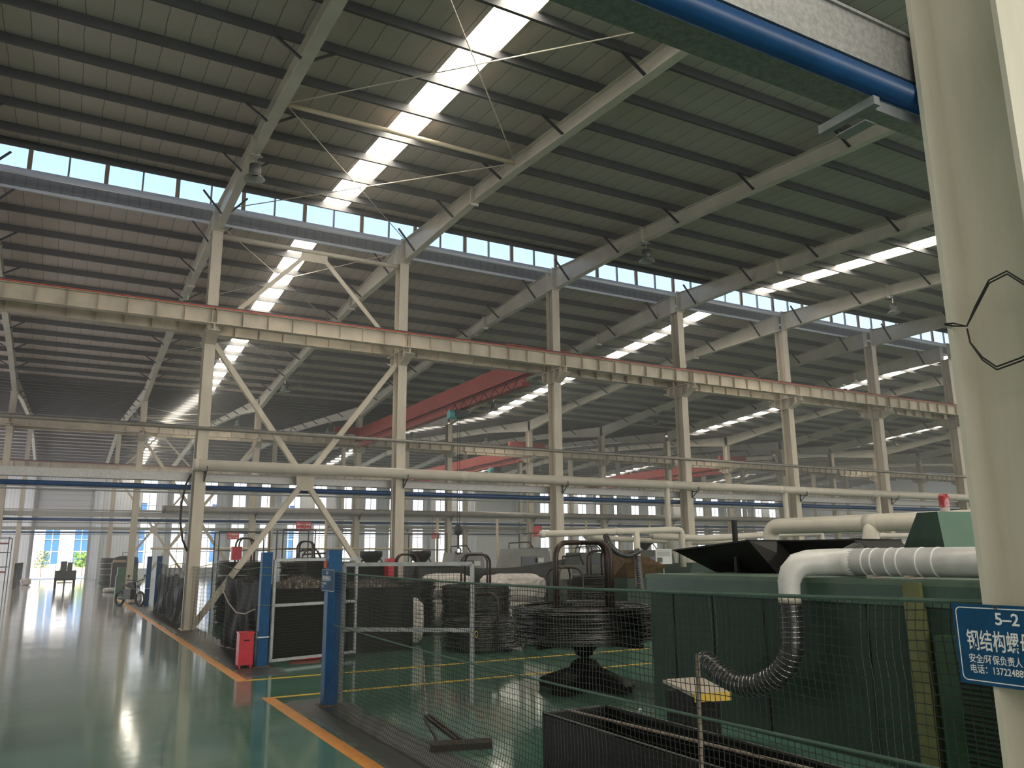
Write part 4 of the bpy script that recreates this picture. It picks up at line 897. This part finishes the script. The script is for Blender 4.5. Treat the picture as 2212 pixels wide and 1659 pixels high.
run('extraction_pipe', 'cream upright pipe with black sleeve beside the rusty hopper', [(11.72, 15.15, 2.42), (11.72, 15.15, 1.2)], .075)
run('extraction_pipe', 'long level cream pipe behind the bent elbow, joined to the downpipe', [(10.6, 15.55, 2.33), (15.8, 22, 2.42), (19.6, 23.6, 2.36)], .09)
run('extraction_pipe', 'cream pipe stepping down past the stained column toward the second elbow', [(15.3, 19, 2.42), (17.2, 19, 2.36), (21.2, 19.0, 2.52), (22.5, 19, 2.56), (22.5, 19, .02)], .1)
run('extraction_pipe', 'lower cream pipe behind the black machine post', [(17.5, 20, 0.02), (17.5, 20, 2.28), (24, 20.4, 2.20), (30, 20.6, 2.2), (30, 20.6, .02)], .1)
run('extraction_pipe', 'distant cream pipe right beside the tapered green housing', [(26, 20, .02), (26, 20, 2.5), (33, 19.5, 2.5), (40, 19, 2.5), (40, 19, .02)], .1)
run('extraction_pipe', 'thin tan pipe running level across behind the blue gate posts', [(3.6, 40, 2.35), (17, 40, 2.28)], .05, TAN)
hose('flexible_hose', 'black ribbed hose hanging from the cream pipe above the raised coil', [(10.95, 15.3, 2.34), (10.98, 15.2, 2.12), (11.15, 15.15, 1.95), (11.45, 15.12, 1.88), (11.72, 15.1, 1.98)], .075)
hose('flexible_hose', 'black ribbed hose hanging straight down from the cream upright pipe', [(11.72, 15.15, 1.86), (11.72, 15.12, 1.5), (11.74, 15.1, 1.1)], .085)

# ------------------------------------------------------------------ tarps and nets along the aisle
def sheet(name, label, P0, P1, zt, zb, m, seed, nx=60, nz=22, fold=.06, cat='tarp', sag=0.0, jag=0.0, group=None):
    q = random.Random(seed); ph = [q.uniform(0, 6.28) for _ in range(8)]; a = Vector((*P0, 0)); d = Vector((*P1, 0)) - a; n = Vector((-d.y, d.x, 0)).normalized(); L = d.length
    def F(u, v):
        top = zt - sag * math.sin(math.pi * u) + jag * (math.sin(u * L * 1.9 + ph[0]) + .6 * math.sin(u * L * 4.7 + ph[1]))
        o = fold * (math.sin(u * L * 3.1 + ph[2] + v) + .6 * math.sin(u * L * 7.3 + ph[3] - 2 * v) + .5 * math.sin(u * L * 12 + ph[4] + 5 * v)) * (.4 + .8 * (1 - v)) + .03 * math.sin(v * 9 + u * 7)
        p = a + d * u + n * o; return (p.x, p.y, max(.01, zb + (top - zb) * v))
    g = MB().grid(nx, nz, F); o = g.obj(name, m, None, True); return tag(o, label, cat, group)
sheet('tarp', 'black plastic tarp draped in folds on the fence between fire box and front column', (3.42, 15.62), (3.40, 19.4), 1.45, .02, TARP, 3, 70, 26, .05, jag=.05)
sheet('tarp', 'grey plastic sheet hung low behind the brace foot of the front aisle column', (3.5, 19.6), (4.6, 22.4), 1.05, .02, TARPG, 5, 50, 22, .05, jag=.06)
sheet('tarp', 'black plastic tarp bunched on the fence past the front column', (3.36, 25.2), (3.36, 33.2), 1.35, .02, TARP, 8, 90, 22, .06, jag=.05)
sheet('tarp', 'grey plastic sheet sagging behind the white sacks between columns', (9.6, 23.4), (15.2, 23.6), 1.78, .45, TARPG, 9, 70, 24, .05, sag=.28)
sheet('tarp', 'dark plastic sheet hung behind the tall coil stack', (6.4, 24.0), (9.2, 23.9), 1.75, .4, TARP, 12, 40, 18, .05, sag=.1)
net('safety_net', 'dark knotted net wrapped along the fence around the front column', 3.30, 15.5, 33.0, lambda y: 1.72 + .05 * math.sin(y), .01, .09, .003, seed=4, cords=(('top_cord', lambda y: 1.72 + .05 * math.sin(y), .009),))
cb = MB().tube([(3.25, 15.6, .98), (3.22, 16.3, .86), (3.22, 17.2, .84), (3.24, 18.2, .98), (3.26, 19, 1.18)], .012, 6); tag(cb.obj('pale_rope', LIDW), 'pale rope looping from the corded blue post across the black tarp', 'rope')
cb = MB().tube([(3.05, 24.0, 4.2), (2.93, 24.02, 3.9), (2.86, 24.02, 3.4), (2.86, 24.02, 2.9), (2.96, 24.02, 2.4), (3.1, 24.03, 2.1)], .03, 8); tag(cb.obj('black_cable', RUBBER, None, True), 'thick black cable bowing out beside the front aisle column', 'cable')

# ------------------------------------------------------------------ machines between the front and the second row
def machine(x, y, w, d, h, m, label, kind=0, seed=0):
    t = thing('workshop_machine', label, 'machine', (x, y, 0), 'machines behind the front row'); q = random.Random(seed)
    MB().box(x - w / 2, x + w / 2, y - d / 2, y + d / 2, 0, h * .62).obj('base_cabinet', m, t)
    MB().ext([(x - w * .42, h * .62), (x + w * .42, h * .62), (x + w * .36, h), (x - w * .34, h)], y - d * .4, y + d * .4, 'Y').obj('hood', m, t)
    MB().box(x - w * .2, x + w * .12, y - d * .42, y - d * .4, h * .66, h * .84).obj('window', mat('dark_window', (.03, .04, .06), .2), t)
    MB().cyl((x + w * .3, y - d * .45, h * .5), (x + w * .3, y - d * .7, h * .5), .16, 14).obj('motor', GRGREY, t)
    MB().box(x + w * .1, x + w * .1 + .3, y - d / 2 - .012, y - d / 2 - .004, h * .72 if kind == 0 else h * .5, h * .72 + .2 if kind == 0 else h * .5 + .2).obj('paper_sheet', PAPER, t)
    if kind == 1:
        MB().lathe((x - w * .1, y, h), [(.1, .0), (.45, .42), (.45, .62), (.43, .62), (.08, .05)], 16).obj('feed_funnel', BLACK, t, True)
    if kind == 2:
        for k in range(2): MB().tube([(x - w * .3 + k * .2 + .35 * math.sin(a), y - d * .3, h + .45 * math.cos(a) * (1 if math.cos(a) > 0 else .2)) for a in [-1.57 + i * .314 for i in range(11)]], .025, 6).obj('guard_hoop', HOOP, t)
    MB().tube([(x - w * .3, y, h), (x - w * .3, y, h + .25), (x + w * .1, y, h + .3), (x + w * .2, y, h)], .03, 8).obj('conduit_loop', RUBBER, t)
    return t
spec = [(8.3, 29, 2.4, 1.6, 1.75, GRGREY, 2), (11.2, 31.5, 2.0, 1.6, 1.5, GRGREY, 1), (13.45, 31.8, 2.0, 1.6, 1.5, BLACK, 1), (15.6, 32.6, 1.9, 1.5, 2.05, LGREY, 0), (18.6, 32.4, 2.6, 1.6, 2.2, LGREY, 0), (21.8, 31.6, 3.0, 1.7, 2.0, GRGREY, 2), (25.5, 32, 2.6, 1.6, 2.1, GRGREY, 1), (29, 32, 3.0, 1.7, 2.1, LGREY, 0), (33, 32, 3.0, 1.7, 2.1, GRGREY, 2), (37, 32, 3, 1.7, 2.1, GREEN, 0), (41.5, 32, 3, 1.7, 2.1, GRGREY, 1)]
cols_ = {id(GRGREY): 'grey green', id(LGREY): 'pale grey', id(BLACK): 'blackened', id(GREEN): 'dark green'}
for i, (x, y, w, d, h, m, k) in enumerate(spec):
    machine(x, y, w, d, h, m, '%s workshop machine%s beyond the front columns, %s from the aisle' % (cols_[id(m)], ['', ' with a black funnel', ' with guard hoops'][k], nth(i)), k, i)
for i, (x, y, w, d, h, m, k) in enumerate([(13.6, 20.6, 1.5, 1.2, 1.6, GRGREY, 0), (16.2, 18, 2.6, 1.6, 1.65, GREEN, 0), (20.3, 17.6, 2.8, 1.6, 1.7, GREEN, 2), (24.8, 17.6, 2.8, 1.6, 1.75, GRGREY, 0), (30, 17.6, 3.2, 1.6, 1.8, GREEN, 0), (9.0, 33, 1.8, 1.2, 1.9, GRGREY, 0)]):
    o = machine(x, y, w, d, h, m, '%s machine%s among the cream pipes, %s past the raised coil' % (cols_[id(m)], ['', '', ' with guard hoops'][k], nth(i)), k, 30 + i)
t = thing('rusty_hopper', 'rusty brown open hopper tipped beside the cream upright pipe', 'hopper', (12.2, 15.9, 1.3)); MB().add([(11.75, 15.6, 1.35), (12.5, 15.6, 1.35), (12.5, 16.2, 1.35), (11.75, 16.2, 1.35), (11.55, 15.4, 1.72), (12.75, 15.35, 1.62), (12.35, 16.2, 2.0), (11.75, 16.2, 2.0)], [(0, 1, 2, 3), (0, 1, 5, 4), (1, 2, 6, 5), (2, 3, 7, 6), (3, 0, 4, 7)]).obj('shell', RUST, t); MB().box(11.7, 12.6, 15.55, 16.25, 0, 1.35).obj('stand', GREEN, t)
nb = thing('notice_sheet', 'white printed notice sheet standing above the green machine', 'notice', (13.0, 15.9, 1.7)); MB().box(12.62, 13.12, 15.6, 15.605, 1.66, 2.02).obj('sheet', PAPER, nb); MB().box(12.66, 12.82, 15.594, 15.599, 1.70, 1.82).obj('picture_block', GRGREY, nb)
for i in range(5): MB().box(12.66, 13.06, 15.594, 15.599, 1.86 + i * .028, 1.868 + i * .028).obj('text_line', GRGREY, nb)
MB().box(12.85, 12.87, 15.607, 15.627, 0, 1.9).obj('post', GALVP, nb)
eb = thing('switch_box', 'small grey switch box beside the hoops of the pay-off coil', 'box', (10.4, 17.4, 1.2)); MB().box(10.92, 11.25, 17.2, 17.32, 1.31, 1.57).obj('case', LGREY, eb); MB().bar((11.08, 17.26, 0), (11.08, 17.26, 1.31), .06).obj('stand', GRGREY, eb)
fe = thing('fire_cabinet', 'tall red fire cabinet at the foot of the front column behind the stacks', 'cabinet', (8.9, 23.5, 0)); MB().box(8.72, 9.02, 23.4, 23.75, .0, 1.85).obj('case', REDB, fe); MB().box(8.74, 9.0, 23.39, 23.40, .1, 1.75).obj('door', REDB, fe)
rb = MB().box(4.62, 4.92, 25.9, 26.1, 1.84, 2.24).obj('red_canister', REDB); tag(rb, 'small red canister perched above the coils behind the fence tarp', 'canister')
# red slogan boards on the second row
def slogan(x, y, z, w, h, l1, l2, label):
    t = thing('slogan_board', label, 'sign', (x, y, z), 'red slogan boards'); MB().box(x, x + w, y, y + .02, z, z + h).obj('board', SIGNR, t)
    for u in (.12, .88): MB().cyl((x + w * u, y + .026, z), (x + w * u, y + .026, 4.32), .008, 6).obj('hanger_wire', DARKST, t)
    s_ = w / 6.6
    for i, l in enumerate((l1, l2)): text(l, s_, (x + w / 2, y - .004, z + h * (.60 if i == 0 else .16)), (1, 0, 0), (0, 0, 1), WHITE, t, 1.0, align='CENTER', bold=.004)
slogan(11.65, 46.25, 3.36, .88, .53, '保障一流质量', '创建一流管理', 'red slogan board inside the V of the front cross bracing'); slogan(7.97, 46.25, 2.9, .61, .36, '严格质量管理', '确保安全生产', 'red slogan board above the brown hoops, nearer the aisle'); slogan(20.0, 46.25, 2.96, .55, .36, '遵章守纪生产', '杜绝违章工作', 'red slogan board above the pale grey machine'); slogan(27.35, 46.25, 3.1, .6, .7, '安全', '质量', 'red slogan board half hidden by a front column above the capped pipe'); slogan(38.5, 46.25, 2.9, .7, .4, '安全第一', '质量为本', 'red slogan board far along, by the black machine post')
# cage racks in the middle bay
def rack(x, y, w, d, h, label, m=DARKST, name='cage_rack'):
    t = thing(name, label, 'rack', (x, y, 0))
    for sx in (0, 1):
        for sy in (0, 1): MB().bar((x + sx * w, y + sy * d, 0), (x + sx * w, y + sy * d, h), .05).obj('upright', m, t)
    for z in (h * .45, h * .72, h - .03):
        b = MB(); b.bar((x, y, z), (x + w, y, z), .04); b.bar((x, y + d, z), (x + w, y + d, z), .04); b.bar((x, y, z), (x, y + d, z), .04); b.bar((x + w, y, z), (x + w, y + d, z), .04); b.obj('rail', m, t)
    return t
rack(6.2, 38, 2.2, 1.2, 3.1, 'dark open cage rack beyond the front aisle column'); rack(9.0, 38, 1.5, 1.2, 3.2, 'dark open cage rack beside the tan level pipe'); rack(16, 40, 2.2, 1.2, 3.1, 'dark open rack behind the black funnels')
rack(24, 41, 5.0, 1.4, 3.2, 'long dark rack frame behind the grey green machines')

# ------------------------------------------------------------------ far end of the aisle
tk = thing('cargo_tricycle', 'dark cargo tricycle loaded with boxes, driving toward the bright door', 'tricycle', (.55, 62.8, 0)); DG = mat('trike_paint', (.03, .035, .035), .6)
for x in (0.0, 1.1): MB().tube([(x, 62.9 + .28 * math.cos(a), .33 + .28 * math.sin(a)) for a in [i * .3927 for i in range(16)]], .075, 8, True).obj('wheel', RUBBER, tk, True)
MB().tube([(.55, 65.0 + .27 * math.cos(a), .31 + .27 * math.sin(a)) for a in [i * .3927 for i in range(16)]], .05, 8, True).obj('front_wheel', RUBBER, tk, True)
MB().box(-.08, 1.18, 62.1, 63.8, .55, .63).obj('bed', DG, tk)
m = MB(); m.box(-.08, 1.18, 62.1, 62.13, .55, 1.2); m.box(-.08, -.05, 62.13, 63.8, .63, 1.2); m.box(1.15, 1.18, 62.13, 63.8, .63, 1.2); m.obj('side_panel', DG, tk)
MB().bar((.55, 62.3, .5), (.55, 65.0, .45), .09).obj('chassis', DG, tk); MB().bar((.1, 62.9, .38), (1.0, 62.9, .38), .07).obj('axle', DG, tk)
MB().tube([(.55, 65, .35), (.55, 64.8, 1.05)], .03, 8).obj('fork', DG, tk); MB().tube([(.2, 64.55, 1.12), (.55, 64.8, 1.05), (.9, 64.55, 1.12)], .02, 8).obj('handlebar', DG, tk); MB().box(.4, .7, 63.95, 64.35, .8, .92).obj('seat', RUBBER, tk)
for sx in (-.06, 1.16): MB().tube([(sx, 63.7, 1.05), (sx, 63.7, 1.5), (sx * .8 + .11, 63.7, 1.66), (.55, 63.7, 1.68)], .018, 6).obj('guard_rail', DG, tk)
for i, (x0, x1, y0, y1, z1) in enumerate(((.22, .60, 62.5, 63.2, 1.80), (.60 + .03, .92, 62.5, 63.2, 1.72))): tag(MB().box(x0, x1, y0, y1, .635, z1).obj('cargo_crate', mat('crate_grey', (.07, .075, .09), .6)), '%s grey crate standing on the cargo tricycle' % ['taller', 'shorter'][i], 'crate', 'tricycle crates')
tag(MB().cyl((.78, 63.4, .635), (.78, 63.4, 2.02), .02, 6).obj('upright_pole', DG), 'thin pole sticking up from the cargo tricycle load', 'pole')
# motorcycle
mc = thing('motorcycle', 'dark motorcycle parked beside the blue gate posts along the aisle', 'motorcycle', (2.75, 37.5, 0)); yb = 37.5
for y, nm in ((36.85, 'front_wheel'), (38.15, 'rear_wheel')):
    w = MB().tube([(2.75, y + .27 * math.cos(a), .30 + .27 * math.sin(a)) for a in [i * .3927 for i in range(16)]], .05, 8, True).obj(nm, RUBBER, mc, True); MB().cyl((2.70, y, .30), (2.80, y, .30), .06, 10).obj('hub', GALVP, w)
MB().ext([(37.05, .75), (37.2, .98), (37.55, .95), (37.6, .78), (37.3, .7)], 2.63, 2.87, 'X').obj('fuel_tank', BLACK, mc); MB().ext([(37.55, .78), (37.6, .86), (38.3, .9), (38.35, .8)], 2.64, 2.86, 'X').obj('seat', RUBBER, mc)
MB().box(2.62, 2.88, 37.3, 37.75, .28, .68).obj('engine', DARKST, mc)
m = MB(); m.tube([(2.70, 36.85, .3), (2.70, 37.02, .75), (2.70, 37.1, 1.0)], .025, 8); m.tube([(2.80, 36.85, .3), (2.80, 37.02, .75), (2.80, 37.1, 1.0)], .025, 8); m.obj('fork', GALVP, mc)
MB().tube([(2.35, 37.25, 1.06), (2.6, 37.12, 1.04), (2.75, 37.1, 1.0), (2.9, 37.12, 1.04), (3.15, 37.25, 1.06)], .018, 8).obj('handlebar', DARKST, mc); MB().lathe((2.75, 37.0, .82), [(.01, -.02), (.09, .02), (.1, .09), (.05, .14), (0, .15)], 14).obj('headlamp', GALVP, mc, True)
for sx in (-1, 1): MB().tube([(2.75 + sx * .36, 37.2, 1.05), (2.75 + sx * .38, 37.15, 1.2)], .01, 6).obj('mirror_stem', DARKST, mc); MB().box(2.75 + sx * .38 - .05, 2.75 + sx * .38 + .05, 37.14, 37.16, 1.18, 1.26).obj('mirror', DARKST, mc)
m = MB(); m.tube([(2.66, 38.15, .3), (2.66, 37.6, .35)], .025, 8); m.tube([(2.84, 38.15, .3), (2.84, 37.6, .35)], .025, 8); m.tube([(2.75, 37.65, .5), (2.75, 38.0, .75)], .03, 8); m.obj('frame', DARKST, mc)
sack(3.1, 39.8, 0, .6, .7, .5, 9, 'dirty white sack slumped behind the parked motorcycle')
mc.rotation_euler.z = .55
# store things past the motorcycle
tag(MB().box(3.2, 3.55, 59, 59.35, 0, .75).obj('red_bin', mat('dull_red', (.2, .03, .03), .6)), 'dull red metal bin by the third row column at the aisle end', 'bin')
m = thing('black_tank', 'squat black round tank near the window wall at the aisle end', 'tank', (4.1, 64, 0)); MB().lathe((4.25, 64, 0), [(0, 0), (.8, 0), (.82, 1.7), (.75, 2.0), (.4, 2.12), (0, 2.14)], 24).obj('vessel', BLACK, m, True); MB().tube([(4.0, 64, 2.1), (4.0, 64, 2.35), (4.35, 64, 2.35), (4.35, 64, 2.1)], .03, 6).obj('handle', DARKST, m)
m = thing('green_cabinet', 'green metal cabinet with dark base beside the parked motorcycle\'s far side', 'cabinet', (3.6, 52, 0)); MB().box(3.0, 4.1, 51.5, 52.3, 0, 1.0).obj('lower_case', mat('cab_green', (.06, .14, .09), .5), m); MB().box(3.05, 4.05, 51.55, 52.25, 1.0, 1.45).obj('upper_case', GREENL, m); MB().box(3.6, 3.8, 51.49, 51.5, .9, 1.25).obj('label_plate', PAPER, m)
m = thing('dark_cabinet', 'dark steel cabinet with cardboard on top by the aisle end', 'cabinet', (3.1, 56, 0)); MB().box(2.95, 3.85, 55.6, 56.4, 0, 1.7).obj('case', DARKST, m); o = MB().box(3.0, 3.7, 55.7, 56.3, 1.705, 1.85).obj('cardboard_box', mat('cardboard', (.45, .33, .2), .8)); tag(o, 'flattened cardboard box on the dark steel cabinet', 'box')
sack(2.9, 54, 0, .8, .6, .25, 14, 'crumpled white plastic sheet on the floor before the dark steel cabinet')
for i in range(5): coil(3.3, 66.5, .35, .6, .02 + .4 * i, .40 + .4 * i, 12, 90 + i, 'grey black wire coil in the slim stack by the third row column, %s up' % nth(i))
rk = rack(-3.9, 58.5, 1.2, 3.8, 3.3, 'dark green storage rack with red beams on the aisle\'s far side', mat('rack_green', (.02, .07, .07), .5), 'storage_rack')
for z in (1.2, 2.9): b = MB(); b.bar((-3.9, 58.5, z), (-2.7, 58.5, z), .05, .1); b.obj('red_beam', RED, rk)
net('safety_net', 'hazy brown net fence on the aisle\'s far side beside the storage rack', -2.42, 63, 78, lambda y: 1.7, .01, .12, .006, seed=6)
sack(-2.0, 74, 0, .7, .7, .5, 15, 'small white sack by the net fence on the aisle\'s far side')

# ------------------------------------------------------------------ haze in the hall
hz = bpy.data.materials.new('workshop_haze'); hz.use_nodes = True; t = hz.node_tree; t.nodes.clear()
o_ = t.nodes.new('ShaderNodeOutputMaterial'); vs = t.nodes.new('ShaderNodeVolumeScatter'); vs.inputs['Color'].default_value = (.95, .97, 1, 1); vs.inputs['Density'].default_value = 0.0042; vs.inputs['Anisotropy'].default_value = 0.2
t.links.new(vs.outputs[0], o_.inputs['Volume'])
h = MB().box(XL + .3, XR - .3, 12, 91.3, .05, 12.9).obj('haze', hz); h['kind'] = 'structure'; h['label'] = 'thin pale dust haze filling the far part of the hall'
